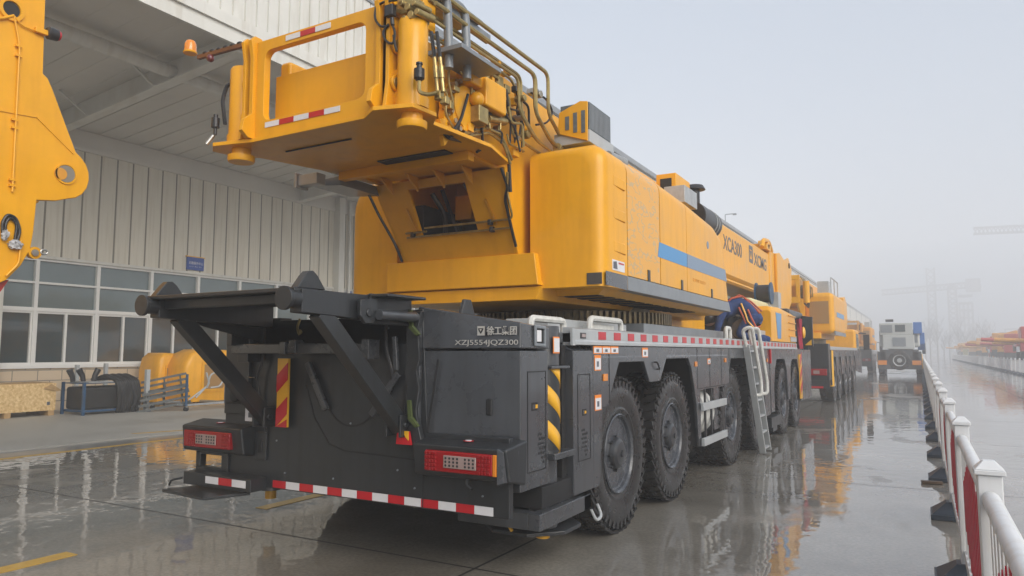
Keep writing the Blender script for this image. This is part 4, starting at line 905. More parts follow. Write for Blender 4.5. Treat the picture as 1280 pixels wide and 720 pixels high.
# hoses and filters beside cylinders
add(B().bent([(-4.84, 3.76, 3.40), (-4.86, 3.74, 3.6), (-4.83, 3.76, 3.74), (-4.74, 3.78, 3.72)], .016, .05), 'hydraulic_hose', HOSE, bev=0)
add(B().cyl((-4.88, 3.70, 3.36), (-4.88, 3.70, 3.44), .033).cyl((-4.88, 3.70, 3.44), (-4.88, 3.70, 3.47), .018).cyl((-4.88, 3.70, 3.30), (-4.88, 3.70, 3.36), .014), 'breather_filter', PLAST, bev=.003)
add(B().cyl((-4.93, 3.66, 3.22), (-4.90, 3.70, 3.30), .016), 'elbow', STEEL, bev=0)
pf = P(524, 92, Y=3.68)
add(B().lathe([(-.05, .018), (-.035, .036), (.03, .036), (.04, .018), (.06, .018), (.062, .024), (.075, .022)], pf, 'Z', 24), 'breather_filter', PLAST, bev=0)
add(B().bent([pf+Vector((0, 0, -.05)), pf+Vector((0, 0, -.13)), pf+Vector((.06, .02, -.15)), pf+Vector((.12, .04, -.14))], .014, .03), 'elbow', BRASS, bev=0)
for px_ in (539, 546):
    a = P(px_, 40, Y=3.75); b = P(px_+4, 72, Y=3.75); c = P(px_+8, 115, Y=3.75)
    add(B().tube([a.lerp(b, t/5) for t in range(6)], .013), 'hydraulic_hose', HOSE, bev=0)
    add(B().tube([b, b.lerp(c, .25), b.lerp(c, .26), b.lerp(c, .6), b.lerp(c, .61), c], [.014, .014, .019, .019, .014, .014], 10), 'hose_fitting', BRASS, bev=0)
add(B().cbox(P(549, 120, Y=3.76), (.05, .05, .06)).cbox(P(556, 126, Y=3.78), (.05, .05, .05)), 'valve_block', BRASS)
# top-left of the right cylinder: valve cluster and junction box
m = B()
for px_, py_, r_ in ((508, 8, .028), (500, 3, .024), (512, 18, .03), (504, 22, .02), (520, 14, .025), (492, 12, .02), (516, 3, .02)): m.cyl(P(px_, py_, Y=3.70), P(px_, py_, Y=3.70)+Vector((.03, .16, 0)), r_, n=14)
m.cbox(P(512, 12, Y=3.82), (.16, .14, .12))
add(m, 'valve_cluster', BRASS)
add(B().cbox(P(488, 14, Y=3.68), (.07, .05, .08)).cyl(P(490, 22, Y=3.68), P(491, 32, Y=3.68), .014), 'junction_box', PLAST, bev=.006)
for pts in (((470, 8), (468, 24), (476, 34), (486, 32)), ((486, 30), (478, 40), (482, 52), (492, 56), (494, 40), (490, 30)), ((492, 44), (494, 58), (496, 64)), ((470, 8), (480, 2), (496, 0))):
    add(B().bent([P(x, y, Y=3.68) for x, y in pts], .009, .04), 'cable', HOSE, bev=0)
add(B().box(-2.99, -2.95, 3.9, 4.05, 3.85, 4.2), 'pipe_post', YEL)
# side: valve plate, pipes
SX = -3.10
m = B(); pcn = P(577, 128, X=SX+.05)
m.lathe([(0, .24), (.05, .24), (.05, .17), (.10, .17), (.12, .10), (.12, .001)], (SX+.0, pcn.y, pcn.z-.05), 'X', 40)
mt_ = add(m, 'hydraulic_motor', YEL, bev=.003)
m = B()
for k in range(16):
    a = 2*math.pi*k/16; q = Vector((SX+.05, pcn.y+.205*math.cos(a), pcn.z-.05+.205*math.sin(a))); m.cyl(q, q+Vector((.05, 0, 0)), .020, n=8)
add(m, 'flange_bolt', mat('bolt_bronze', (.42, .32, .20), .4, metal=.4, var=.3, vscale=20), mt_, bev=0)
add(B().cbox((SX+.12, pcn.y+.26, pcn.z+.10), (.2, .32, .24)).cbox((SX+.10, pcn.y+.1, pcn.z+.18), (.16, .3, .12)).sphere((SX+.16, pcn.y+.05, pcn.z+.02), .06), 'pump_block', YEL, mt_, bev=.02)
add(B().cbox(P(597, 145, X=SX+.14), (.12, .14, .13)).cyl(P(610, 148, X=SX+.14), P(632, 152, X=SX+.14), .03), 'valve_block', BRASS, bev=.006)
add(B().bent([P(550, 160, X=SX+.06), P(560, 172, X=SX+.08), P(585, 178, X=SX+.06), P(620, 192, X=SX+.05), P(636, 200, X=SX+.04), P(638, 240, X=SX+.04)], .016, .06), 'cable', HOSE, bev=0)
add(B().bent([P(575, 150, X=SX+.08), P(572, 165, X=SX+.1), P(562, 172, X=SX+.1)], .012, .06).bent([P(585, 118, X=SX+.16), P(576, 150, X=SX+.16), P(566, 165, X=SX+.12)], .012, .05).bent([P(602, 160, X=SX+.12), P(604, 185, X=SX+.08), P(596, 190, X=SX+.08)], .012, .05), 'hydraulic_hose', HOSE, bev=0)
random.seed(3)
for (x_, y_, r_) in ((566, 150, .15), (600, 112, .11), (625, 135, .08)):
    q = P(x_, y_, X=SX+.03); fl = add(B().lathe([(0, r_), (.05, r_), (.05, r_*.6), (.09, r_*.55), (.09, .001)], (SX, q.y, q.z), 'X', 32), 'flange', YEL, tf, bev=0)
    for k in range(12):
        a = 2*math.pi*k/12; w_ = Vector((SX+.05, q.y+r_*.82*math.cos(a), q.z+r_*.82*math.sin(a))); add(B().cyl(w_, w_+Vector((.035, 0, 0)), .013, n=6), 'flange_bolt', BRASS, fl, bev=0)
for (x_, y_) in ((556, 62), (566, 70), (574, 84), (588, 76), (604, 92), (612, 100), (618, 88), (630, 112), (596, 134), (608, 124), (584, 160), (560, 132), (566, 112), (640, 128), (632, 92)):
    q = P(x_, y_, X=SX+.08); b = B(); b.cbox(q, (.08, random.uniform(.04, .09), random.uniform(.03, .07))); b.cyl(q, q+Vector((.0, random.uniform(-.08, .08), random.uniform(.04, .09))), .016, n=8); add(b, 'fitting', BRASS if random.random() < .6 else YEL, tf, bev=.004)
for pts in (((556, 48), (562, 78), (560, 100), (566, 128)), ((572, 60), (574, 90), (590, 104), (588, 130)), ((596, 70), (592, 92), (604, 118), (600, 140)), ((612, 86), (608, 108), (620, 128), (618, 150)), ((552, 106), (560, 120), (556, 140), (566, 160), (590, 176))):
    add(B().bent([P(x, y, X=SX+.12) for x, y in pts], .010, .05), 'hydraulic_hose' if pts[0][0] % 4 else 'hydraulic_pipe', HOSE if pts[0][0] % 4 else BRASS, tf, bev=0)
random.seed(21)
lo_, hi_ = P(560, 175, X=SX), P(640, 90, X=SX)
for k in range(34):
    yy = random.uniform(lo_.y, hi_.y+.25); zz = random.uniform(3.28, 3.98); xx = SX + random.uniform(.03, .13); b = B()
    if k % 3 == 0: b.cyl((xx, yy, zz), (xx+random.uniform(.04, .1), yy, zz), random.uniform(.018, .045), n=14)
    elif k % 3 == 1: b.cbox((xx, yy, zz), (random.uniform(.05, .1), random.uniform(.04, .12), random.uniform(.03, .08)))
    else: b.cyl((xx, yy-.05, zz), (xx, yy+.05, zz), .02, n=8).cyl((xx, yy-.015, zz), (xx, yy+.015, zz), .03, n=6)
    add(b, 'fitting', (YEL, YEL, BRASS, BRASS, STEEL)[k % 5], tf, bev=.004)
for k in range(14):
    y0_ = random.uniform(lo_.y, hi_.y); z0_ = random.uniform(3.35, 4.0); x_ = SX + random.uniform(.10, .17)
    pts = [(x_, y0_, z0_)]
    for q in range(3): pts.append((x_+random.uniform(-.02, .02), pts[-1][1]+(random.uniform(.08, .26) if q % 2 else random.uniform(-.04, .08)), pts[-1][2]+(random.uniform(-.05, .05) if q % 2 else random.uniform(-.28, -.10))))
    pts = [(a_, b_, max(3.26+.01*k, c_)) for a_, b_, c_ in pts]
    add(B().bent(pts, random.choice((.007, .009, .012)), .05), 'hydraulic_pipe' if k % 2 else 'hydraulic_hose', BRASS if k % 2 else HOSE, tf, bev=0)
add(B().prism([(P(542, 150, X=SX).y, P(542, 150, X=SX).z), (P(556, 150, X=SX).y, P(556, 150, X=SX).z+.02), (P(560, 168, X=SX).y, P(560, 168, X=SX).z), (P(548, 184, X=SX).y, P(548, 184, X=SX).z)], 'X', SX+.02, SX+.06), 'ear_plate', YEL, tf)
Z_ = Vector((0, 0, 0))
for k, (za, xo_) in enumerate(((4.12, .22), (4.07, .16), (4.02, .22), (3.97, .15), (3.90, .20), (3.84, .12))):
    x = SX + xo_; ye = 5.72 - k*.13; yz = 3.62 - .03*k
    add(B().bent([(x, 3.95, za), (x, ye, za), (x, ye, yz+.12), (x-.02, ye+.35, yz-.05), (x-.02, 6.40, yz-.12)], .018 if k < 3 else .014, .09), 'hydraulic_pipe', BRASS, bev=0)
for pts in (((586, 58), (586, 100), (598, 128), (606, 145)), ((622, 78), (624, 118), (612, 132)), ((578, 168), (610, 160), (628, 172), (640, 200)), ((575, 172), (612, 166), (630, 180), (638, 205)), ((590, 80), (610, 100), (636, 120), (640, 168), (655, 178)), ((600, 70), (640, 100), (650, 128), (652, 170))):
    add(B().bent([P(x, y, X=SX+.10) for x, y in pts], .012, .06), 'hydraulic_pipe', BRASS, bev=0)
add(B().cyl(P(696, 184, X=SX+.2), P(702, 190, X=SX+.2), .045).cbox(P(600, 98, X=SX+.1), (.07, .16, .08)).cbox(P(622, 104, X=SX+.1), (.07, .08, .1)).cbox(P(605, 148, X=SX+.1), (.08, .1, .06)), 'pipe_coupling', BRASS, bev=.004)
add(B().bent([P(664, 116, X=SX+.15), P(682, 122, X=SX+.15), P(692, 140, X=SX+.15), P(684, 154, X=SX+.15), P(670, 156, X=SX+.15)], .010, .08), 'cable', HOSE, bev=0)
for q_ in ((610, 140), (651, 142), (644, 112)): add(B().cbox(P(*q_, X=SX+.13), (.05, .06, .05)), 'pipe_clamp', PLAST)
# grey platform and vent pipes
pp = P(548, 52, X=-2.90); pq = P(604, 74, X=-2.90)
add(B().box(-3.02, -2.72, 4.05, 4.60, 3.70, 3.735), 'small_platform', MGREY, bev=.004)
for y in (4.12, 4.36):
    add(B().bent([(-2.95, y-.25, 4.16), (-2.90, y, 4.16), (-2.88, y, 3.70), (-2.88, y, 3.60)], .034, .10, 12), 'vent_pipe', MGREY, bev=0)
add(B().box(-3.2, -2.95, 3.78, 4.7, 4.19, 4.215).box(-3.05, -3.0, 3.8, 4.9, 4.12, 4.19), 'cable_tray', MGREY)
# left grey bracket under tail
add(B().box(-4.86, -4.60, 4.55, 4.66, 3.05, 3.15).box(-4.86, -4.83, 4.53, 4.68, 3.03, 3.17), 'camera_bracket', GREY)
add(B().hull8([(-4.9, 4.75, 3.10), (-4.5, 4.75, 3.06), (-4.5, 5.3, 3.06), (-4.9, 5.3, 3.10), (-4.9, 4.75, 3.13), (-4.5, 4.75, 3.15), (-4.5, 5.3, 3.15), (-4.9, 5.3, 3.13)]), 'dark_shelf', MGREY)
# radiator
m = B(); m.box(-2.90, -2.60, 6.02, 6.55, 3.62, 3.90); rd = add(m, 'radiator', GRILL, bev=.004)
m = B()
for k in range(16): m.box(-2.60, -2.594, 6.04+k*.032, 6.055+k*.032, 3.64, 3.88)
add(m, 'grille_bar', MGREY, rd, bev=0)
add(B().box(-2.95, -2.58, 5.98, 6.58, 3.50, 3.62), 'radiator_tray', GREY, rd)
tz = [(P(x, y, Y=5.98).x, P(x, y, Y=5.98).z) for x, y in ((700, 142), (726, 127), (735, 127), (735, 176), (698, 168))]
tb = add(B().prism(tz, 'Y', 5.96, 5.98), 'radiator_bracket', YEL, rd, bev=.003)
for xa, ya, yb_ in ((706, 146, 162), (716, 141, 165), (726, 138, 165)):
    a_ = P(xa, ya, Y=5.95); b_ = P(xa+5, yb_, Y=5.95); add(B().box(a_.x, b_.x, 5.955, 5.96, a_.z, b_.z), 'bracket_slot', GRILL, tb, bev=0)
# things on top of the housing
add(B().cyl((-2.55, 6.35, 3.46), (-2.55, 6.75, 3.47), .04, .06), 'exhaust_stub', STEEL, bev=0)
add(B().box(-3.0, -2.5, 5.9, 6.3, 3.38, 3.44), 'top_hatch', YEL)
o = add(B().prism([(7.30, 3.2), (9.95, 3.2), (9.95, 3.62), (9.6, 3.70), (8.2, 3.76), (7.30, 3.78)], 'X', -3.24, -2.90), 'long_top_box', YEL, bev=.01)
add(B().box(-2.90, -2.86, 8.35, 9.9, 3.2, 3.60), 'box_rib', YEL, o, bev=.02)
add(B().box(-2.90, -2.896, 7.95, 8.2, 3.55, 3.68), 'warning_sticker', WHITE, o, bev=0)
o = add(B().box(-3.1, -2.82, 9.5, 10.2, 3.70, 4.02), 'square_top_box', YEL, bev=.01)
add(B().box(-3.04, -2.88, 9.49, 9.50, 3.78, 3.95), 'box_opening', DARK, o, bev=0)
# --- boom
BX0, BX1 = XC-.50, XC+.52
m = B(); m.loft([[(BX0+.12, y, 2.98), (BX1-.12, y, 2.98), (BX1, y, 3.12), (BX1, y, 4.06), (BX1-.05, y, 4.11), (BX0+.05, y, 4.11), (BX0, y, 4.06), (BX0, y, 3.12)] for y in (6.7, 19.2)])
bm_ = add(m, 'boom', YEL, bev=0)
add(B().prism([(9.0, 2.98), (19.2, 2.98), (19.2, 3.02), (9.0, 3.02)], 'X', BX1-.005, BX1+.01), 'boom_seam', YEL, bm_)
tx = text_mesh('XCA300', .42, (BX1+.003, 14.25, 3.60), (0, 1, 0), (0, 0, 1), TEXT, bm_, depth=.002, width=1.7, bold=.004)
text_mesh('XCMG', .40, (BX1+.003, 17.3, 3.60), (0, 1, 0), (0, 0, 1), TEXT, bm_, depth=.002, width=1.55, bold=.008)
m = B(); m.frame(rrect(16.72, 17.14, 3.60, 4.0, .04), rrect(16.80, 17.06, 3.69, 3.91, .02), 'X', BX1+.0015, BX1+.005); m.prism([(16.82, 3.88), (17.04, 3.88), (16.93, 3.72)], 'X', BX1+.0015, BX1+.005)
add(m, 'emblem', TEXT, bm_, bev=0)
add(B().hull8([(BX1, 8.6, 3.3), (BX1+.14, 8.9, 3.3), (BX1+.14, 10.0, 3.3), (BX1, 10.2, 3.3), (BX1, 8.6, 4.0), (BX1+.14, 8.9, 3.9), (BX1+.14, 10.0, 3.9), (BX1, 10.2, 4.0)]), 'boom_side_box', YEL, bm_, bev=.006)
add(B().box(-2.88, -2.60, 9.15, 9.75, 3.52, 3.75), 'storage_box', GALV, bev=.006)
# air cleaner
add(B().cyl((BX1+.46, 10.3, 3.55), (BX1+.46, 11.3, 3.55), .22, n=32).cyl((BX1+.46, 10.5, 3.6), (BX1+.46, 10.5, 3.97), .08).cyl((BX1+.46, 10.5, 3.97), (BX1+.46, 10.5, 4.04), .17, .13), 'air_cleaner', PLAST, bm_, bev=.01)
add(B().cyl((BX1+.46, 10.95, 3.55), (BX1+.46, 11.0, 3.55), .226, n=32).cyl((BX1+.46, 11.1, 3.55), (BX1+.46, 11.14, 3.55), .226, n=32), 'clamp_band', STEEL, bm_, bev=0)
# luffing cylinder and brackets
add(B().cyl((XC+.45, 9.2, 2.28), (XC+.25, 14.5, 2.95), .18, n=28).box(XC-.2, XC+.7, 9.6, 12.0, 1.75, 2.25).prism([(11.0, 2.2), (12.6, 2.2), (13.8, 3.0), (12.5, 3.0)], 'X', XC+.35, XC+.42), 'luffing_cylinder', YEL, bev=.01)
add(B().prism([(12.2, 2.3), (12.9, 2.3), (14.4, 3.02), (12.7, 3.02)], 'X', BX1-.1, BX1-.02).cyl((BX1+.08, 12.2, 2.5), (BX1+.08, 12.2, 2.9), .10).cyl((BX1+.08, 12.2, 2.85), (BX1+.08, 12.2, 2.95), .13), 'boom_bracket', YEL, bev=.004)
# boom head
m = B(); m.box(BX0+.02, BX1+.02, 19.2, 21.3, 2.92, 4.20); bh = add(m, 'boom_head', YEL, bev=.02)
m = B(); m.prism([(19.9, 2.55), (21.2, 2.5), (22.2, 3.0), (22.4, 4.0), (21.9, 4.28), (21.2, 4.12), (20.4, 4.25), (19.9, 4.18)], 'X', BX1+.02, BX1+.09)
add(m, 'head_plate', YEL, bh, bev=.02); add(B().cyl((BX1+.09, 21.9, 4.05), (BX1+.11, 21.9, 4.05), .08), 'pin_hole', DARK, bh, bev=0)
m = B(); m.bent([(BX1, 18.3, 4.15), (BX1, 18.5, 4.35), (BX1, 19.2, 4.42), (BX1, 19.6, 4.2)], .06, .2).box(BX1-.3, BX1+.05, 18.7, 19.3, 4.15, 4.3).cyl((BX1-.2, 19.0, 4.3), (BX1+.05, 19.0, 4.3), .12)
add(m, 'rope_guide', YEL, bh, bev=.004)
add(B().bent([(BX1-.1, 18.6, 4.2), (BX1, 18.8, 4.45), (BX1-.1, 19.2, 4.3)], .03, .1), 'cable', STEEL, bh, bev=0)
add(B().box(BX0, BX1, 20.2, 22.0, 2.6, 4.1), 'head_box', YEL, bh, bev=.02)
# --- deck load near the cab
rl = P(957, 367, X=XC+1.0)
add(B().lathe([(0, .24), (.03, .24), (.03, .12), (.30, .12), (.30, .24), (.33, .24)], (XC+.8, rl.y, rl.z), 'X', 32), 'cable_reel', BLUEP, bev=0)
add(B().cyl((XC+.84, rl.y, rl.z), (XC+1.09, rl.y, rl.z), .19, n=28), 'reel_winding', HOSE, bev=0)
add(B().box(XC+.8, XC+1.1, rl.y-.1, rl.y+.1, 1.9, rl.z-.2).box(XC+.9, XC+1.2, rl.y+.35, rl.y+.7, 2.4, 2.85), 'reel_stand', GREY)
q0 = P(940, 378, X=-2.75); q1 = P(974, 378, X=-2.75)
add(B().box(-3.25, -2.75, q0.y, q1.y, q0.z-.12, q0.z+.10), 'foam_pad', CREAM, bev=.07, seg=4)
q2 = P(939, 388, X=-2.85)
for k in range(3): add(B().cyl((-2.95, q2.y+.25, q2.z-.10-k*.13), (-2.95, q2.y+.25, q2.z+.0-k*.13), .26, n=28), 'mooring_ring', RUB, bev=.035)
q3 = P(932, 412, X=-2.62); q4 = P(962, 412, X=-2.62)
add(B().cyl((-2.68, q3.y, q3.z), (-2.68, q4.y+.3, q3.z), .19, n=28), 'silencer', SIDE, bev=.01)
add(B().box(-2.95, -2.70, q3.y+.7, q4.y, q3.z+.26, q3.z+.40), 'wrapped_bundle', WRAP, bev=.05, seg=3)
add(B().box(-3.5, -3.0, q3.y, q4.y+1.0, 1.72, 2.2), 'pallet_frame', DARK)
# carrier cab rear cover and cab
b = B(); b.loft([section(13.40, XR-.40, XR-.02, 1.745, 2.30, .06), section(13.47, XR-.40, XR-.01, 1.745, 2.38, .10), section(14.6, XR-.40, XR-.01, 1.745, 2.42, .12), section(16.2, XR-.40, XR-.01, 1.745, 2.38, .16), section(16.35, XR-.40, XR-.04, 1.745, 2.28, .2)])
cv = add(b, 'cab_rear_cover', YEL, bev=0, ang=40)
add(B().prism([(14.0, 1.80), (14.35, 1.80), (14.45, 2.28), (13.85, 2.28)], 'X', XR-.01, XR-.004), 'blue_swoosh', BLUE, cv, bev=0)
m = B()
for z in (1.86, 2.0, 2.14, 2.28): m.box(XR-.01, XR+.01, 15.3, 16.2, z, z+.02)
add(m, 'cover_rib', YEL, cv, bev=.004)
add(B().box(XR-.01, XR+.004, 15.5, 16.25, 1.76, 1.86), 'cover_grille', GREY, cv)
add(B().box(XL+.2, XR-.15, 16.4, 18.5, .8, 2.5), 'driver_cab', BLK, bev=.06)
add(B().box(XR-.16, XR-.145, 16.7, 18.3, 1.6, 2.3), 'cab_window', CGLASS, bev=0)
mr = add(B().bent([(XR-.4, 18.4, 2.35), (XR-.15, 18.3, 2.40), (XR+.1, 18.2, 2.35)], .025, .08).box(XR-.22, XR+.10, 18.12, 18.22, 1.68, 2.38).box(XR-.5, XR-.32, 18.12, 18.2, 1.7, 2.34), 'wing_mirror', PLAST, bev=.03)
add(B().box(XR-.19, XR+.07, 18.10, 18.12, 1.85, 2.33), 'mirror_glass', CGLASS, mr, bev=0)
add(B().prism([(XR-.08, 1.71), (XR+.07, 1.71), (XR+.07, 1.84)], 'Y', 18.10, 18.118), 'mirror_sticker', HAZY, mr, bev=0)
add(B().box(XR-.30, XR-.05, 18.5, 18.55, 1.6, 2.4), 'rear_window', CGLASS)
# red and yellow cloth person seen by the mirror is left to the worker figure below

# ------------------------------------------------------------------ worker kneeling on the deck
def skin_body(name, joints, edges, m, parent=None, lvl=2, loc=None):
    me = bpy.data.meshes.new(name); me.from_pydata([j[0] for j in joints], edges, []); o = bpy.data.objects.new(name, me); C.objects.link(o)
    sk = o.modifiers.new('skin', 'SKIN'); sk.use_smooth_shade = True
    for i, j in enumerate(joints):
        r = j[1]; me.skin_vertices[0].data[i].radius = (r, r) if isinstance(r, (int, float)) else r
    me.skin_vertices[0].data[0].use_root = True
    sb = o.modifiers.new('sub', 'SUBSURF'); sb.levels = lvl; sb.render_levels = lvl
    me.materials.append(m)
    if parent: o.parent = parent
    if loc: o.location = loc
    return o
dk = 1.70
wk = empty('person', (-2.92, 12.3, dk), 'worker in dark blue coverall with orange harness crouching on the crane deck', 'person')
J = [((.22, 0, .46), .17),        # pelvis
     ((.08, -.02, .60), .16), ((-.08, -.05, .60), .165), ((-.22, -.08, .50), .12), ((-.32, -.10, .42), .06), ((-.40, -.11, .38), .085),   # spine, chest, neck, head
     ((.26, .12, .40), .12), ((.05, .16, .13), .085), ((.40, .16, .07), .06), ((.46, .16, .05), .05),     # right leg
     ((.26, -.12, .40), .12), ((.03, -.17, .13), .085), ((.38, -.17, .07), .06), ((.46, -.17, .05), .05),   # left leg
     ((-.20, .12, .50), .075), ((-.28, .18, .28), .055), ((-.30, .17, .06), .04),
     ((-.18, -.26, .48), .075), ((-.24, -.30, .26), .055), ((-.30, -.27, .06), .04)]
Ed = [(0, 1), (1, 2), (2, 3), (3, 4), (4, 5), (0, 6), (6, 7), (7, 8), (8, 9), (0, 10), (10, 11), (11, 12), (12, 13), (3, 14), (14, 15), (15, 16), (3, 17), (17, 18), (18, 19)]
skin_body('body', J, Ed, COVER, wk)
MB().sphere((-.42-2.92, -.11+12.3, dk+.37), .10, (1.1, .95, 1)).build('face', SKIN, wk)
hh_ = MB().sphere((-.43-2.92, -.11+12.3, dk+.40), .125, (1.1, 1, .9)).build('safety_cap', PLAST, wk)
for sy in (1, -1):
    hx = Vector((-.31-2.92, (.17 if sy > 0 else -.27)+12.3, dk+.035))
    m = MB()
    m.sphere(hx, .042, (1.1, .9, .5))
    for k in range(4): a = hx + Vector((-.03, -.027+.018*k, 0)); m.tube([a, a+Vector((-.03, 0, .006)), a+Vector((-.055, 0, -.008))], [.009, .008, .007], 6)
    a = hx + Vector((0, .035*sy, 0)); m.tube([a, a+Vector((-.02, .025*sy, 0))], [.010, .008], 6)
    m.build('hand', SKIN, wk)
m = MB()
wc = Vector((-2.92, 12.3, dk))
def strapl(pts, r=.014): m.tube([wc + Vector(p) for p in pts], r, 6)
strapl([(-.20, -.20, .56), (-.05, -.20, .70), (.10, -.10, .74), (.22, -.10, .62), (.36, -.12, .46)]); strapl([(-.20, .05, .66), (.02, .06, .77), (.20, .05, .66), (.36, .05, .50)])
strapl([(.20, -.20, .52), (.26, -.25, .38), (.32, -.22, .24), (.36, -.12, .26)]); strapl([(.06, -.19, .56), (.12, -.20, .42), (.17, -.22, .30)], .015)
m.build('harness', STRAP, wk)
m = MB(); m.tube([wc+Vector(p) for p in ((.10, -.20, .62), (.16, -.21, .46), (.20, -.24, .34), (.30, -.24, .22))], .014, 6); m.build('harness_webbing', HAZY, wk)
wk.location = (-2.78, 12.95, dk); wk.scale = (1.12, 1.12, 1.12)
# red cloth hanging by the cab
jk = empty('hanging_cloth', (-2.30, 16.9, 1.7), 'dark red cloth with a yellow bag hanging beside the crane cab mirror', 'cloth')
RC = mat('dark_red_cloth', (.30, .015, .04), .85, var=.25, vscale=12)
m = MB(); secs = []
for k in range(8):
    z = 1.62 + .66*k/7; w = .17 - .06*k/7
    secs.append([(-2.30 + (.035 + .018*math.cos(4*a+k*.6))*math.cos(a)*1.2, 16.9 + w*math.sin(a)*(1+.15*math.cos(5*a+k)), z) for a in [2*math.pi*q/24 for q in range(24)]])
m.loft(secs); m.build('cloth', RC, jk, ang=70)
MB().sphere((-2.24, 17.05, 1.98), .11, (.4, .8, 1.2)).build('yellow_bag', HAZY, jk)
MB().bent([(-2.42, 16.9, 2.27), (-2.30, 16.9, 2.30), (-2.30, 16.9, 2.26)], .012, .03).build('hook', PLAST, jk)

# ------------------------------------------------------------------ other cranes (generic, local: rear at y=0, centre x=0)
PEND = []
def far_crane(loc, label, paint, group=None, rot=0, detail=2, house='yellow', spare=False, boomc=None, body=BLK, n_ax=5, L=13.5, boomlen=15, cab=True, name='mobile_crane', bz=3.0, tail=True):
    r = empty(name, (0, 0, 0), label, 'crane', group); boomc = boomc or paint
    def A(mb, nm, m, p=None, bev=.02): return mb.build(nm, m, p or r, bev=bev)
    A(MB().box(-1.45, 1.45, .05, L, .9, 1.6).box(-1.0, 1.0, .1, L-.2, .55, .95), 'carrier', body)
    A(MB().box(-1.46, 1.48, 0, .06, .45, 1.78).box(.9, 1.48, -.02, .5, .7, 1.8).box(-1.48, -.9, -.02, .5, .7, 1.8), 'rear_panel', body)
    A(MB().box(-1.47, 1.49, .5, L-2.2, 1.6, 1.72), 'deck', GREY)
    for s in (-1, 1):
        l = A(MB().box(s*1.42, s*.85, -.08, .02, .85, 1.05), 'tail_light', LENS)
        A(MB().box(s*1.22, s*1.05, -.085, -.08, .90, 1.0), 'reversing_lens', CLEAR, l, bev=0)
        yw = []
        y = 1.45
        for k in range(n_ax):
            yw.append(y); y += 1.65 if k % 2 == 0 else 2.2
        for y in yw:
            m = MB(); m.lathe([(-.42, .3), (-.44, .5), (-.40, .66), (-.03, .66), (0, .5), (-.02, .34), (-.15, .3)], (s*1.5, y, .66), 'X', 28, s); w = A(m, 'wheel', RUB, bev=0)
            A(MB().lathe([(-.1, .33), (-.02, .335), (-.12, .27), (-.16, .18), (-.02, .12), (-.01, .01)], (s*1.5, y, .66), 'X', 24, s), 'rim', RIM, w, bev=0)
        pts = [(.5, .55), (.75, .55)]
        for y in yw: pts += [(y-.62, .8), (y-.45, 1.40), (y+.45, 1.40), (y+.62, .8)]
        pts += [(L-.2, .6), (L-.2, 1.62), (.5, 1.62)]
        A(MB().prism(pts, 'X', s*1.46, s*1.50), 'fender', SIDE, bev=0)
    if detail > 1:
        for k in range(8):
            pass
        A(MB().box(-1.3, 1.3, -.01, 0, .47, .53), 'bumper_stripe', RED, bev=0)
        A(MB().cyl((1.42, .7, .5), (1.42, .7, 1.6), .12).cyl((-1.42, .7, .5), (-1.42, .7, 1.6), .12), 'outrigger_jack', HAZY)
    # superstructure
    A(MB().lathe([(0, .9), (.3, .9)], (0, 5.0, 1.7), 'Z', 32), 'slewing_ring', GEAR, bev=0)
    A(MB().box(-1.0, 1.0, 2.6, 7.2, 2.0, 2.2), 'turntable', paint)
    h = A(MB().box(.5, 1.42, 2.7, 6.8, 2.15, 3.55), 'engine_housing', paint, bev=.16)
    A(MB().box(.66, 1.26, 2.685, 2.70, 2.5, 3.25), 'grille', YMESH if house == 'yellow' else MGREY, h, bev=0)
    A(MB().box(1.42, 1.428, 3.6, 6.2, 2.75, 2.92), 'stripe', BLUE, h, bev=0)
    A(MB().box(1.40, 1.428, 2.85, 6.75, 2.12, 2.25), 'lower_skirt', MGREY, h, bev=0)
    c = A(MB().box(-1.42, -.55, 2.7, 4.8, 2.15, 3.5), 'counterweight', paint, bev=.1)
    # tail frame
    if tail:
        m = MB()
        for x in (-.5, .5): m.prism([(1.0, 3.1), (2.6, 2.4), (3.4, 2.4), (3.4, 4.0), (1.6, 4.0), (1.0, 3.7)], 'X', x-.03, x+.03)
        m.box(-.62, .62, .9, 1.0, 3.1, 3.3).box(-.62, .62, .9, 1.0, 3.85, 4.0).box(-.62, -.5, .9, 1.0, 3.3, 3.85).box(.5, .62, .9, 1.0, 3.3, 3.85).box(-.5, .5, 1.4, 1.45, 3.2, 3.7).box(-.48, .48, 2.6, 2.65, 2.4, 3.1)
        m.cyl((-.8, 1.0, 3.1), (-.8, 1.0, 3.8), .1).cyl((.8, 1.0, 3.1), (.8, 1.0, 3.8), .1)
        t = A(m, 'tail_frame', paint, bev=.01)
        m = MB()
        for k in range(5): m.bent([(.62+.04*k, 1.1, 3.95-.06*k), (.62+.04*k, 2.2+.1*k, 3.95-.06*k), (.62+.04*k, 2.3+.1*k, 3.4), (.6, 3.0, 3.3)], .02, .08)
        A(m, 'hydraulic_pipe', BRASS, t, bev=0)
        A(MB().cyl((.56, 1.6, 3.5), (.75, 1.6, 3.5), .22).cbox((.7, 1.9, 3.6), (.2, .3, .25)), 'hydraulic_motor', GEAR, t)
        A(MB().bent([(.7, 1.3, 3.1), (.75, 1.8, 3.0), (.7, 2.4, 3.2)], .03, .1).bent([(.72, 1.5, 3.8), (.8, 1.7, 3.3), (.7, 2.0, 3.1)], .03, .1), 'hydraulic_hose', HOSE, t, bev=0)
        A(MB().box(.9, 1.25, 3.0, 3.5, 3.55, 3.95).bent([(1.3, 3.3, 3.5), (1.3, 3.3, 4.1), (1.3, 5.6, 4.1), (1.3, 5.6, 3.5)], .02, .05).bent([(1.3, 4.4, 3.5), (1.3, 4.4, 4.1)], .02), 'guard_rail', GREY, t, bev=0)
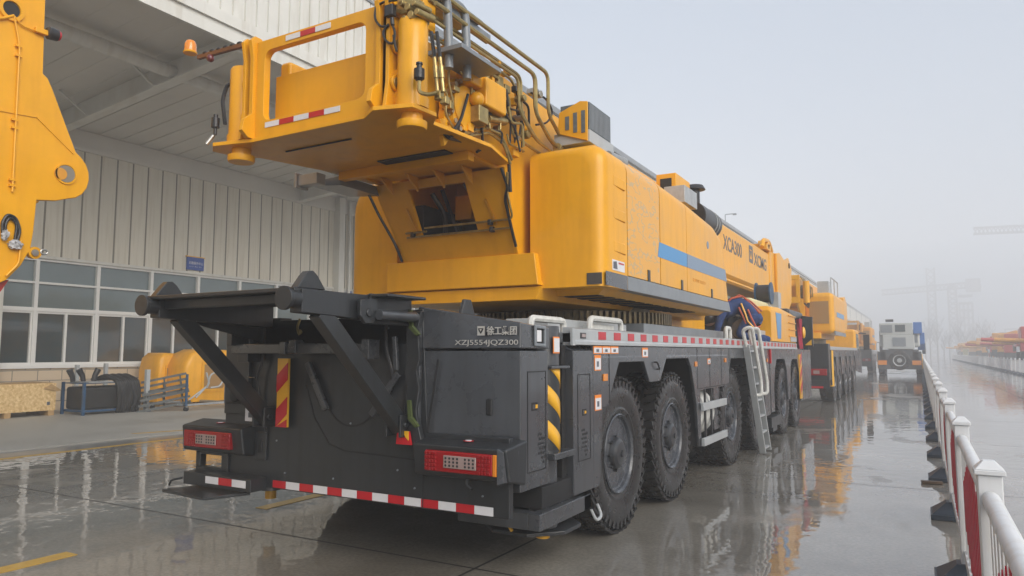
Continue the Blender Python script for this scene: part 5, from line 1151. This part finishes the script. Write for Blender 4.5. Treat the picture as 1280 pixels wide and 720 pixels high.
    A(MB().box(-.5, .5, 2.6, 2.6+boomlen, bz, bz+1.05), 'boom', boomc, bev=.05)
    hd = A(MB().prism([(1.6+boomlen, bz-.4), (2.6+boomlen, bz-.5), (3.4+boomlen, bz+.1), (3.4+boomlen, bz+1.1), (2.4+boomlen, bz+1.4), (1.6+boomlen, bz+1.3)], 'X', -.58, .58), 'boom_head', boomc)
    A(MB().cyl((.2, 5.5, 2.3), (.2, 9.5, bz), .16), 'luffing_cylinder', paint, bev=0)
    if cab:
        k = A(MB().box(-1.4, 1.42, L-2.0, L, .7, 2.55), 'driver_cab', paint, bev=.12)
        A(MB().box(1.42, 1.428, L-1.7, L-.4, 1.6, 2.35), 'cab_window', CGLASS, k, bev=0)
        A(MB().box(-1.2, 1.2, L, L+.01, 1.55, 2.35), 'windscreen', CGLASS, k, bev=0)
        mr_ = A(MB().bent([(1.4, L-.1, 2.4), (1.72, L, 2.4)], .03, .05).box(1.6, 1.85, L-.05, L+.05, 1.65, 2.35), 'wing_mirror', PLAST)
        o_ = A(MB().box(-1.42, -.55, 5.2, 6.9, 2.15, 3.6), 'operator_cab', paint, bev=.1); A(MB().box(-1.3, -.7, 5.19, 5.2, 2.6, 3.4), 'cab_window', CGLASS, o_, bev=0)
    if spare:
        MB().box(-1.3, 1.3, -.02, .1, .45, 1.95).build('rear_bulkhead', body, r)
        m = MB(); m.lathe([(-.3, .35), (-.32, .70), (-.05, .74), (0, .62), (-.02, .44)], (0, -.1, 1.12), 'Y', 32, -1); w = A(m, 'spare_wheel', RUB, bev=0)
        A(MB().lathe([(-.05, .44), (.02, .44), (-.02, .37), (-.1, .24), (0, .15), (0, .01)], (0, -.1, 1.12), 'Y', 32, -1), 'rim', GREY, w, bev=0)
    r.rotation_euler = (0, 0, rot); r['_loc'] = 0; del r['_loc']; PEND.append((r, loc)); return r
second = far_crane((-3.85, 23.2, 0), 'yellow mobile crane with grey carrier parked directly in front of the nearest crane', YEL)
# white crane with spare wheel
wc_ = far_crane((-1.22, 54.5, 0), 'white mobile crane with a spare wheel on its back and blue boom', CWHITE, house='w', spare=True, boomc=CBLUE, body=mat('dark_carrier', (.06, .065, .07), .5), n_ax=3, L=9, boomlen=6, bz=2.2, cab=False, tail=False)
MB().box(-1.15, 1.05, 2.0, 2.1, 2.0, 3.1).box(-1.35, .95, 2.1, 4.5, 3.1, 4.05).build('white_superstructure', CWHITE, wc_, bev=.04)
MB().box(-.25, .45, 2.07, 2.09, 3.35, 3.9).build('rear_window', CGLASS, wc_)
MB().box(-.45, .45, 1.96, 1.99, 2.2, 2.9).build('grille', MGREY, wc_)
MB().box(-1.25, -.45, 2.05, 2.09, 3.3, 3.9).build('winch_drum', MGREY, wc_)
MB().box(1.0, 1.6, 2.4, 6.0, 3.2, 4.1).prism([(3.6, 2.4), (4.4, 1.9), (4.6, 3.3), (3.6, 3.3)], 'X', 1.25, 1.75).build('blue_boom_section', CBLUE, wc_, bev=.03)
MB().box(-.9, -.35, 2.2, 2.5, 4.15, 4.35).build('beacon_box', PLAST, wc_)
MB().box(1.55, 1.8, 7.6, 7.7, 1.6, 2.5).build('wing_mirror', PLAST, wc_)
for s in (-1, 1):
    MB().box(s*1.45, s*.85, -.12, -.05, .78, 1.12).build('lamp_cluster', AMBER, wc_)
wc_.scale = (.88, .88, .88)
for _r, _l in PEND: _r.location = _l
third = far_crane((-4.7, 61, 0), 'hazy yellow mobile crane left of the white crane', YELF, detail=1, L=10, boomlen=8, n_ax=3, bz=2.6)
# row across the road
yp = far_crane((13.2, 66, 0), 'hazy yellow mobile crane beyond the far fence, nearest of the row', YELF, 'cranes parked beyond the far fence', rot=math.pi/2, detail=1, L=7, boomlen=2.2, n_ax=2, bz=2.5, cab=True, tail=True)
rp_ = far_crane((14.0, 71.5, 0), 'hazy red mobile crane beyond the far fence, nearest of the red ones', CRED, 'cranes parked beyond the far fence', rot=math.pi/2, detail=1, L=7, boomlen=1.2, n_ax=2, bz=2.6, cab=True, tail=True)
for _r, _l in PEND: _r.location = _l
yp.location.x = 14.5
pos = [77, 83.5, 90, 97, 102, 109, 117, 126, 136, 147, 160, 175, 192]
redi = {2, 5}
for i, y in enumerate(pos):
    src = rp_ if i in redi else yp
    c_ = copy_tree(src); c_.location = (14.6 + random.uniform(-.4, .9), y, random.uniform(-.1, .25)-.05); c_.rotation_euler = (0, 0, math.pi/2 + random.uniform(-.6, .6))
    c_['label'] = ('hazy red crane past the far fence, %s' % ['', '', 'middle one of the three red cranes', '', '', 'farthest of the three red cranes'][i]) if i in redi else 'faint yellow crane far along the row beyond the fence'
    c_.scale = (1, 1, 1)

# ------------------------------------------------------------------ left crane nose
def left_nose():
    X1 = -7.0; X0 = -7.85
    r = empty('crane_boom_nose', (X0, 2.0, 0), 'yellow boom nose of a neighbouring crane hanging in at the left edge', 'crane')
    Q = lambda x, y: (P(x, y, X=X1).y, P(x, y, X=X1).z)
    pts = [Q(*p) for p in ((60, -60), (57, 0), (54, 92), (60, 98), (66, 112), (95, 190))]
    cy, cz = Q(85, 218); rr = abs(Q(112, 218)[0]-cy)*1.0
    for a in (55, 35, 15, -5, -25, -45, -65, -85): pts.append((cy+rr*math.cos(math.radians(a))*1.0, cz+rr*math.sin(math.radians(a))*1.15))
    pts += [Q(*p) for p in ((70, 251), (46, 250), (42, 290), (38, 312), (26, 332), (8, 350), (-20, 362), (-90, 380))] + [(1.2, 2.0), (1.2, 6.2)]
    main = MB().prism(pts, 'X', X1-.06, X1).build('side_plate', YEL, r, bev=.008)
    MB().prism([(p[0], p[1]) for p in pts], 'X', X0, X0+.06).build('side_plate', YEL, r, bev=.008)
    inner = [(p[0]-.10, p[1]) for p in pts]
    core = [Q(*p) for p in ((50, -60), (48, 0), (46, 92), (52, 104), (60, 140), (62, 200), (40, 245), (36, 300), (20, 325), (0, 345), (-80, 372))] + [(1.2, 2.1), (1.2, 6.1)]
    MB().prism(core, 'X', X0+.06, X1-.06).build('nose_box', YEL, r)
    # pin boss: ring around hole in ear
    MB().lathe([(0, rr*.50), (.012, rr*.50), (.012, rr*.42), (.0, rr*.40)], (X1, cy-.02, cz), 'X', 32).build('pin_eye_rim', YEL, r)
    MB().lathe([(0, rr*.40), (.008, rr*.40)], (X1, cy-.02, cz), 'X', 32).build('pin_eye', CLADD, r)
    MB().lathe([(0, rr*.28), (.012, rr*.28)], (X1, cy-.07, cz-.01), 'X', 32).build('pin_bush', YELF, r)
    hy, hz_ = Q(14, 12)
    MB().lathe([(0, .11), (.02, .105), (.02, .075), (.0, .07)], (X1, hy, hz_), 'X', 32).build('pipe_socket', YEL, r)
    MB().lathe([(0, .07), (.006, .07)], (X1, hy, hz_), 'X', 28).build('socket_opening', DARK, r)
    # weld step and hem
    a = Q(-20, 134); b = Q(46, 146); c = Q(92, 192); MB().bar((X1+.003, *a), (X1+.003, *b), .012, .02).bar((X1+.003, *b), (X1+.003, *c), .012, .02, up=(0, 1, 1)).build('weld_seam', YEL, r)
    a = Q(60, 100); b = Q(66, 140); c = Q(98, 196)
    # wires
    def w(pts2, rad, m, nm): MB().bent([(X1+.02, *Q(*p)) for p in pts2], rad, .05).build(nm, m, r)
    w(((-20, 22), (0, 24), (16, 20)), .012, YEL, 'painted_cable'); w(((16, 20), (26, 33), (46, 40), (54, 40)), .007, YEL, 'painted_cable')
    w(((16, 20), (22, 50), (23, 62), (18, 160), (14, 240)), .009, YEL, 'painted_cable')
    m = MB()
    for x, y in ((22, 58), (22, 70), (17, 150), (17, 160), (14, 225), (14, 232)): m.cbox((X1+.015, *Q(x, y)), (.03, .05, .02))
    m.build('cable_clip', YEL, r)
    m = MB(); m.cbox((X1+.02, *Q(50, 40)), (.05, .11, .05)); m.build('lamp_bracket', YEL, r, bev=.006)
    p = Vector((X1+.02, *Q(57, 41))); q = Vector((X1+.02, *Q(70, 45)))
    wl = MB().tube([p, p.lerp(q, .15), q], [.045, .06, .055], 20).build('marker_lamp', PLAST, r)
    MB().tube([q, q+(q-p)*.22, q+(q-p)*.32], [.052, .045, .02], 20).build('lamp_lens', RED, wl)
    # cable loop with plastic bag
    w(((2, 298), (1, 278), (8, 268), (18, 272), (24, 288), (20, 302), (12, 304)), .014, HOSE, 'cable_loop'); w(((6, 298), (5, 280), (11, 271), (20, 280), (17, 300)), .012, HOSE, 'cable_loop')
    bg_ = MB().sphere((X1+.03, *Q(17, 306)), .055, (.5, 1.1, .7)).sphere((X1+.03, *Q(4, 294)), .035, (.5, .8, 1.3))
    for v in bg_.bm.verts: v.co += Vector((random.uniform(-1, 1), random.uniform(-1, 1), random.uniform(-1, 1)))*.010
    bg_.build('plastic_bag', mat('crumpled_film', (.42, .42, .43), .35, coat=.4), r, ang=15)
    w(((25, 300), (22, 330), (6, 345)), .01, YEL, 'painted_cable')
    # hook ring
    MB().cyl((X1-.05, *Q(44, 316)), (X1+.0, *Q(44, 316)), .055).build('lug', YEL, r); MB().cyl((X1, *Q(43, 316)), (X1+.02, *Q(43, 316)), .03).build('lug_pin', STEEL, r)
    cy2, cz2 = Q(55, 315); MB().tube([(X1, cy2+.03*math.cos(t), cz2+.022*math.sin(t)) for t in [k*math.pi/6 for k in range(13)]], .008).build('steel_ring', STEEL, r)
    MB().prism([Q(*p) for p in ((-30, 362), (10, 352), (17, 349), (8, 362), (0, 372), (-30, 395))], 'X', X1-.5, X1-.08).build('red_fin', CRED, r)
    MB().prism([Q(*p) for p in ((-40, 360), (-2, 372), (6, 392), (-40, 400))], 'X', X1-.75, X1-.55).build('yellow_fin', YEL, r)
    # boom and carrier carrying it, left of the frame
    MB().box(X0+.05, X1-.05, -8.5, 1.25, 3.2, 4.4).build('boom', YEL, r, bev=.03)
    MB().box(X0-1.0, X1+.95, -11, -1.5, .9, 1.7).box(X0-.6, X1+.5, -9, -4, 1.7, 3.2).build('carrier', BLK, r, bev=.03)
    for s in (-1, 1):
        for yy in (-2.8, -4.5, -7.5, -9.2):
            cx = (X0+X1)/2 + s*1.5
            w_ = MB().lathe([(-.42, .3), (-.44, .5), (-.40, .66), (-.03, .66), (0, .5), (-.02, .34), (-.15, .3)], (cx, yy, .66), 'X', 28, s).build('wheel', RUB, r)
left_nose()

# ------------------------------------------------------------------ props on the apron
GZ = .03
def crate():
    x1 = -18.25; y0, y1 = 7.6, 9.66
    r = empty('wooden_crate', (-18.7, 8.6, GZ), 'pale particle board crate on timber feet near the hall windows', 'crate')
    MB().box(x1-1.0, x1, y0, y1, GZ+.12, .80).build('board_side', OSB, r, bev=.004)
    MB().box(x1-.95, x1-.05, y0+.05, y1-.05, .80, .815).build('lid', WOOD, r)
    for y in (y0+.02, y0+.95, y1-.16): MB().box(x1-1.0, x1+.01, y, y+.13, GZ, GZ+.12).build('foot', WOOD, r)
    MB().prism([(y1-.30, .68), (y1-.12, .78), (y1+.10, .63), (y1+.02, .60)], 'X', x1+.005, x1+.03).build('torn_flap', WOOD, r)
    MB().box(x1, x1+.003, y0+.03, y0+.12, .26, .38).box(x1, x1+.003, y1-.2, y1-.13, .28, .36).build('stencil_mark', TEXT, r)
crate()
def rack():
    r = empty('steel_stillage', (-17.6, 10.5, GZ), 'blue tubular stillage holding dark rubber hoses beside the wooden crate', 'rack')
    x0, x1, y0, y1 = -18.4, -17.5, 9.9, 11.25
    for x in (x0, x1):
        for y in (y0, y1): MB().box(x-.03, x+.03, y-.03, y+.03, GZ, .82).build('post', BLUEP, r)
    MB().box(x0, x1, y0, y0+.05, .10, .15).box(x0, x1, y1-.05, y1, .10, .15).box(x0-.02, x0+.03, y0, y1, .1, .15).box(x1-.03, x1+.02, y0, y1, .10, .15).box(x0, x1, y0, y1-.3, .78, .80).build('rail', BLUEP, r)
    MB().box(x0+.04, x1-.04, y0+.04, y1-.04, .15, .70).build('black_film_bale', YDARK, r, bev=.06)
    MB().box(x0+.1, x1+.02, y0+.1, y0+.7, .80, .83).build('grey_lid', GALV, r)
    for y, z, t in ((9.85, 1.06, -.1), (10.1, 1.04, -.12), (10.35, 1.0, .1)):
        h = empty('rubber_boot', (-17.9, y, .8), 'short black rubber sleeve standing on the blue stillage', 'hose', 'rubber sleeves on the blue stillage')
        MB().tube([(-17.9, y, .83), (-17.9, y+t*.2, .95), (-17.9, y+t, 1.12)], [.055, .06, .075], 12).build('sleeve', PLAST, h)
    hs = empty('hose_bundle', (-17.6, 11.3, GZ), 'drooping bundle of black hoses over the end of the blue stillage', 'hoses')
    for k in range(11):
        y = 10.62 + k*.055
        MB().bent([(-18.2, y-.15, .86), (-17.9, y, .94+.05*math.sin(k*2)), (-17.45, y+.05, .84), (-17.42+.04*math.sin(k), y+.12, .45), (-17.42, y+.10+.05*math.sin(k*3), .15), (-17.5, y+.1, .05)], .038, .12).build('hose', HOSE if k % 3 else YDARK, hs)
rack()
def trolley():
    r = empty('pipe_trolley', (-17.2, 12.6, GZ), 'blue and silver wheeled trolley with pipe uprights in front of the yellow covers', 'trolley')
    x0, x1, y0, y1 = -17.9, -16.5, 11.9, 13.3
    MB().box(x0, x1, y0, y0+.06, .16, .21).box(x0, x1, y1-.06, y1, .16, .21).box(x0, x0+.06, y0, y1, .16, .21).box(x1-.06, x1, y0, y1, .16, .21).build('base_frame', GALV, r)
    for x in (x0, x1):
        for y in (y0+.05, y1-.05):
            w = MB().cyl((x-.02, y, .09+.0), (x+.03, y, .09), .065).build('castor', RUB, r); MB().box(x-.03, x+.04, y-.03, y+.03, .12, .17).build('fork', STEEL, w)
    for x, y, z in ((x1, y0+.05, .98), (x1, y1-.15, 1.15), (x1, y1+.0, .95), (x0, y1-.1, 1.1)): MB().cyl((x, y, .16), (x, y, z), .035).build('upright', BLUEP, r)
    MB().cyl((x1, y1-.15, .86), (x1-.3, y1+1.0, .92), .03).build('push_bar', BLUEP, r)
    MB().cyl((x1, y1, .86), (x1, y1, .96), .04).build('upright_cap', HAZY, r)
    s = empty('white_post', (-17.3, 11.45, GZ), 'short white square post standing between hoses and trolley', 'post')
    MB().box(-17.35, -17.25, 11.33, 11.43, GZ, 1.10).build('post_shaft', GREY, s, bev=.004)
    MB().box(-17.38, -17.22, 11.30, 11.46, GZ, GZ+.03).build('post_base', BLUEP, s)
    s = empty('white_post', (-18.6, 10.7, GZ), 'short white square post behind the blue stillage', 'post')
    MB().box(-18.95, -18.86, 11.2, 11.28, GZ, 1.25).box(-18.95, -18.86, 9.95+.5, 10.03+.5, GZ, 1.22).build('post_shaft', GREY, s)
    l = empty('ladder_stack', (-17.3, 12.3, .2), 'stack of grey aluminium ladders lying tilted on the trolley', 'ladders')
    for k in range(4):
        z = .38 + k*.14; a = Vector((-17.7, 11.35+.04*k, z-.05)); b = Vector((-17.1, 12.45-.03*k, z+.18)); sd = Vector((.45, -.25, -.30))
        m = MB()
        m.bar(a, b, .03, .06).bar(a+sd, b+sd, .03, .06)
        for t in (.15, .5, .85): m.bar(a.lerp(b, t), a.lerp(b, t)+sd, .04, .025)
        m.build('ladder', mat('dull_aluminium', (.10, .11, .11), .5, metal=.3) if k == 0 else bpy.data.materials['dull_aluminium'], l)
    MB().bent([(-16.55, 12.6, .60), (-16.5, 12.65, .95), (-16.5, 12.95, 1.05), (-16.5, 13.1, .85), (-16.5, 12.95, .62), (-16.55, 12.7, .60)], .022, .08).build('handle_loop', GREY, l)
    MB().bent([(-16.6, 12.3, .35), (-16.6, 12.7, .70), (-16.6, 12.6, 1.0)], .022, .05).bent([(-16.6, 12.1, .30), (-16.6, 12.6, .62)], .02, .05).build('brace_tube', GREY, l)
trolley()
def cover(y0, y1, x, zt, label, dark=True):
    r = empty('yellow_cover', (x-.5, (y0+y1)/2, GZ), label, 'machine cover', 'spare yellow machine covers')
    w = y1-y0
    m = MB(); prof = [(0, .08), (w*.82, .08), (w, .35), (w, .80), (w*.86, zt-.22), (w*.70, zt-.02), (w*.25, zt), (w*.10, zt-.12), (.02, zt-.45)]
    secs = []
    for dx, sc in ((0, .94), (.05, .985), (.12, 1), (.80, 1), (.88, .97)):
        secs.append([(x-dx, y0 + w/2 + (p[0]-w/2)*sc, GZ + .05 + (p[1]+0)*sc) for p in prof])
    m.loft(secs); m.build('shell', YEL, r, ang=45)
    a = [(w*.30, .50), (w*.62, .50), (w*.78, .95), (w*.78, zt-.40), (w*.30, zt-.35)]
    MB().prism([(y0+p[0], p[1]) for p in a], 'X', x+.0, x+.012).build('mesh_panel', YMESH, r)
    b = [(w*.26, .42), (w*.66, .42), (w*.82, .92), (w*.82, zt-.32), (w*.26, zt-.28)]
    MB().frame([(y0+p[0], p[1]) for p in b], [(y0+p[0], p[1]) for p in a], 'X', x+.0, x+.02).build('panel_rim', YEL, r)
    MB().box(x-.8, x+.05, y0+.1, y1, GZ, GZ+.08).build('pallet', WOOD, r)
cover(12.75, 14.75, -17.7, 1.55, 'large yellow machine cover with brown mesh panel standing behind the trolley')
cover(12.45, 13.4, -18.5, 1.45, 'smaller rounded yellow machine cover behind the large one near the windows')
# plank and bits on the wet yard
pk = P(1165, 605, Z=0)
tag(MB().cbox((pk.x+.0, pk.y, .02), (.22, .07, .03), Matrix.Rotation(.12, 4, 'Z')).build('wooden_offcut', mat('wet_timber', (.10, .065, .04), .5, var=.3), bev=.004), 'short brown timber offcut lying on the wet yard beside the near fence', 'timber')

# ------------------------------------------------------------------ fences
def fence_section(x, y, L=2.25, last=False):
    r = empty('fence_section', (x, y, 0), 'white plastic fence panel with red pattern slats', 'fence')
    m = MB(); m.box(x-.043, x+.043, y-.043, y+.043, .10, 1.06); m.build('post', PVC, r, bev=.006)
    MB().box(x-.054, x+.054, y-.054, y+.054, 1.06, 1.08).hull8([(x-.052, y-.052, 1.08), (x+.052, y-.052, 1.08), (x+.052, y+.052, 1.08), (x-.052, y+.052, 1.08), (x-.02, y-.02, 1.115), (x+.02, y-.02, 1.115), (x+.02, y+.02, 1.115), (x-.02, y+.02, 1.115)]).build('post_cap', PVC, r, bev=.004)
    MB().hull8([(x-.20, y-.20, 0), (x+.20, y-.20, 0), (x+.20, y+.20, 0), (x-.20, y+.20, 0), (x-.20, y-.20, .05), (x+.20, y-.20, .05), (x+.20, y+.20, .05), (x-.20, y+.20, .05)]).hull8([(x-.19, y-.19, .05), (x+.19, y-.19, .05), (x+.19, y+.19, .05), (x-.19, y+.19, .05), (x-.07, y-.07, .15), (x+.07, y-.07, .15), (x+.07, y+.07, .15), (x-.07, y+.07, .15)]).build('foot', RBASE, r, bev=.006)
    MB().cyl((x, y+.05, .965), (x, y+L-.05, .965), .033, n=16).build('top_rail', PVC, r)
    MB().box(x-.025, x+.025, y+.05, y+L-.05, .17, .24).build('bottom_rail', PVC, r, bev=.004)
    m = MB(); q = MB(); n = 15; st = (L-.1)/n
    for k in range(n):
        yy = y+.05+st*(k+.5)
        m.box(x-.012, x+.012, yy-.04, yy+.04, .24, .935)
        c = 1 - abs(k-(n-1)/2)/((n-1)/2); 
        if c > .12:
            hgt = .10 + .26*min(1, c*1.3)
            q.prism([(yy-.030, .58-hgt), (yy, .555-hgt), (yy+.030, .58-hgt), (yy+.030, .55+hgt), (yy, .58+hgt), (yy-.030, .55+hgt)], 'X', x-.016, x+.016)
    m.build('slat', PVC, r); q.build('red_slat_insert', PRED, r)
    return r
f0 = fence_section(.22, 3.5); f0['label'] = 'nearest white plastic fence section at the right edge with red slat pattern'
f0['group'] = 'white fence sections along the yard'
k = 0
for i in list(range(-1, 0)) + list(range(1, 52)):
    c_ = copy_tree(f0); c_.location.y = 3.5 + i*2.25
    c_['group'] = 'white fence sections along the yard'
    c_['label'] = {-1: 'white fence section cut off by the lower right corner of the picture', 1: 'second white fence section from the front, showing a tall red slat pattern', 2: 'third white fence section from the front with red slats', 3: 'fourth white fence section from the front'}.get(i, 'one of the distant white fence sections running away beside the parked cranes')
for i in range(0, 48):
    c_ = copy_tree(f0)
    for ch in list(c_.children):
        if ch.name.startswith('red_slat'): bpy.data.objects.remove(ch)
    c_.location.x = 5.9; c_.location.y = 52 + i*2.6; c_['group'] = 'white fence sections across the road'
    c_['label'] = 'pale fogged fence section across the road in front of the far row of cranes'
yb_ = empty('yellow_bollard', (6.5, 140, 0), 'hazy pale yellow gate pillar behind the far fence', 'pillar')
MB().box(6.2, 6.9, 139.7, 140.3, 0, 1.9).build('shaft', CREAM, yb_, bev=.03); MB().box(6.1, 7.0, 139.6, 140.4, 1.9, 2.0).build('cap', CREAM, yb_)

# ------------------------------------------------------------------ far background in the fog
def lattice(m, a, b, w, n, rad=.12):
    a = Vector(a); b = Vector(b); d = (b-a).normalized(); s = d.cross(Vector((0, 0, 1))); s = s.normalized() if s.length > .1 else Vector((1, 0, 0)); u = s.cross(d).normalized()
    C4 = [s*w/2+u*w/2, -s*w/2+u*w/2, -s*w/2-u*w/2, s*w/2-u*w/2]
    for c in C4: m.bar(a+c, b+c, rad*1.4, rad*1.4)
    for k in range(n):
        p, q = a.lerp(b, k/n), a.lerp(b, (k+1)/n)
        for i in range(4): m.bar(p+C4[i], q+C4[(i+1) % 4], rad, rad)
DY = 390
def tower_crane(px0, ytop, jl, jr, ybase=440, label='', dy=DY):
    base = P(px0, ybase, Y=dy); r = empty('tower_crane', (base.x, dy, 0), label, 'tower crane')
    top = P(px0, ytop, Y=dy); m = MB(); lattice(m, (base.x, dy, 0), (base.x, dy, top.z), 3.2, 14, .5); m.build('mast', TOWER, r)
    if jl:
        a = P(*jl, Y=dy); b = P(*jr, Y=dy); m = MB(); lattice(m, a, b, 2.4, 24, .35); m.build('jib', TOWER, r)
        MB().box(b.x-6, b.x-.2, dy-2, dy+2, b.z-3.5, b.z+2.5).build('counterweight', CONCB, r)
        MB().box(base.x-1.2, base.x+1.2, dy-1.2, dy+1.2, top.z-1.5, top.z+1).build('slewing_cab', TOWER, r)
    return r
tower_crane(1194, 358, (1102, 366), (1226, 355), label='faint tower crane in the fog with its jib reaching left')
r = tower_crane(1320, 285, (1217, 289), (1345, 283), label='very faint lattice tower crane jib entering high at the right edge', dy=330)
r = tower_crane(1168, 335, None, None, label='faint thin lattice mast left of the fogged tower crane')
b0 = P(1203, 440, Y=DY); b1 = P(1216, 378, Y=DY)
r = empty('building_frame', (b0.x, DY, 0), 'barely visible concrete building frame beside the tower crane in the fog', 'building')
m = MB()
for k in range(9): m.box(b0.x-.3, b1.x+.2, DY+2, DY+9, k*3.4, k*3.4+1)
m.build('floor_slab', CONCB, r); m = MB()
for t in (0, .33, .66, 1): x = b0.x+(b1.x-b0.x)*t; m.box(x-.3, x+.3, DY+2.2, DY+2.8, 0, b1.z).box(x-.3, x+.3, DY+8, DY+8.6, 0, b1.z)
m.build('column', CONCB, r)
def bare_tree(x, y, h, label):
    r = empty('bare_tree', (x, y, 0), label, 'tree', 'bare trees in the fog')
    MB().tube([(x, y, 0), (x+.1, y, h*.3), (x, y, h*.6)], [.22, .15, .07], 8).build('trunk', BARK, r)
    m = MB()
    for k in range(26):
        z = h*(.22+.4*random.random()); a = random.uniform(0, 6.28); l = h*random.uniform(.2, .42)
        p = Vector((x, y, z)); q = p + Vector((math.cos(a)*l*.45, math.sin(a)*l*.45, l*.8)); m.tube([p, q], [.06, .025], 5)
        for j in range(5):
            s_ = p.lerp(q, random.uniform(.3, 1)); b = random.uniform(0, 6.28); l2 = l*random.uniform(.25, .5); m.tube([s_, s_+Vector((math.cos(b)*l2*.5, math.sin(b)*l2*.5, l2*.8))], [.03, .014], 4)
    m.build('crown', BARK, r)
for i, px_ in enumerate((1157, 1163, 1172, 1180, 1187, 1199, 1207, 1219, 1228, 1236)):
    y = 270 + 20*random.random(); p = P(px_, 440, Y=y); bare_tree(p.x, y, random.uniform(8, 14.5), 'faint bare tree standing in the fog at the end of the road')

# ------------------------------------------------------------------ light
w = bpy.data.worlds.new('World'); SC.world = w; w.use_nodes = True; nt = w.node_tree; bg = nt.nodes['Background']
sk = nt.nodes.new('ShaderNodeTexSky'); sk.sky_type = 'NISHITA'; sk.sun_disc = False; sk.sun_elevation = math.radians(25); sk.sun_rotation = math.radians(118)
sk.air_density = 1.0; sk.dust_density = 6; sk.ozone_density = 1
mx = nt.nodes.new('ShaderNodeMixRGB'); mx.inputs[0].default_value = .66; nt.links.new(sk.outputs[0], mx.inputs[1]); mx.inputs[2].default_value = (3.05, 3.6, 4.4, 1)   # cloud deck over the clear sky
nt.links.new(mx.outputs[0], bg.inputs['Color']); bg.inputs['Strength'].default_value = .051
sl = bpy.data.lights.new('sun', 'SUN'); sl.energy = 1.5; sl.angle = math.radians(50); sl.color = (1, .97, .92)
so = bpy.data.objects.new('sun', sl); C.objects.link(so)
el, az = math.radians(25), math.radians(118)   # azimuth from +Y clockwise
d = Vector((math.sin(az)*math.cos(el), math.cos(az)*math.cos(el), math.sin(el))); so.rotation_euler = (-d).to_track_quat('-Z', 'Y').to_euler(); so.location = (20, -10, 30)
SC.view_settings.view_transform = 'Standard'; SC.view_settings.look = 'None'; SC.view_settings.exposure = 1.88; SC.view_settings.gamma = 1
SC.render.engine = 'CYCLES'; cy = SC.cycles
cy.use_denoising = True; cy.denoiser = 'OPENIMAGEDENOISE'; cy.max_bounces = 12; cy.diffuse_bounces = 3; cy.glossy_bounces = 3; cy.volume_bounces = 10; cy.transmission_bounces = 2
cy.caustics_reflective = False; cy.caustics_refractive = False; cy.use_adaptive_sampling = False
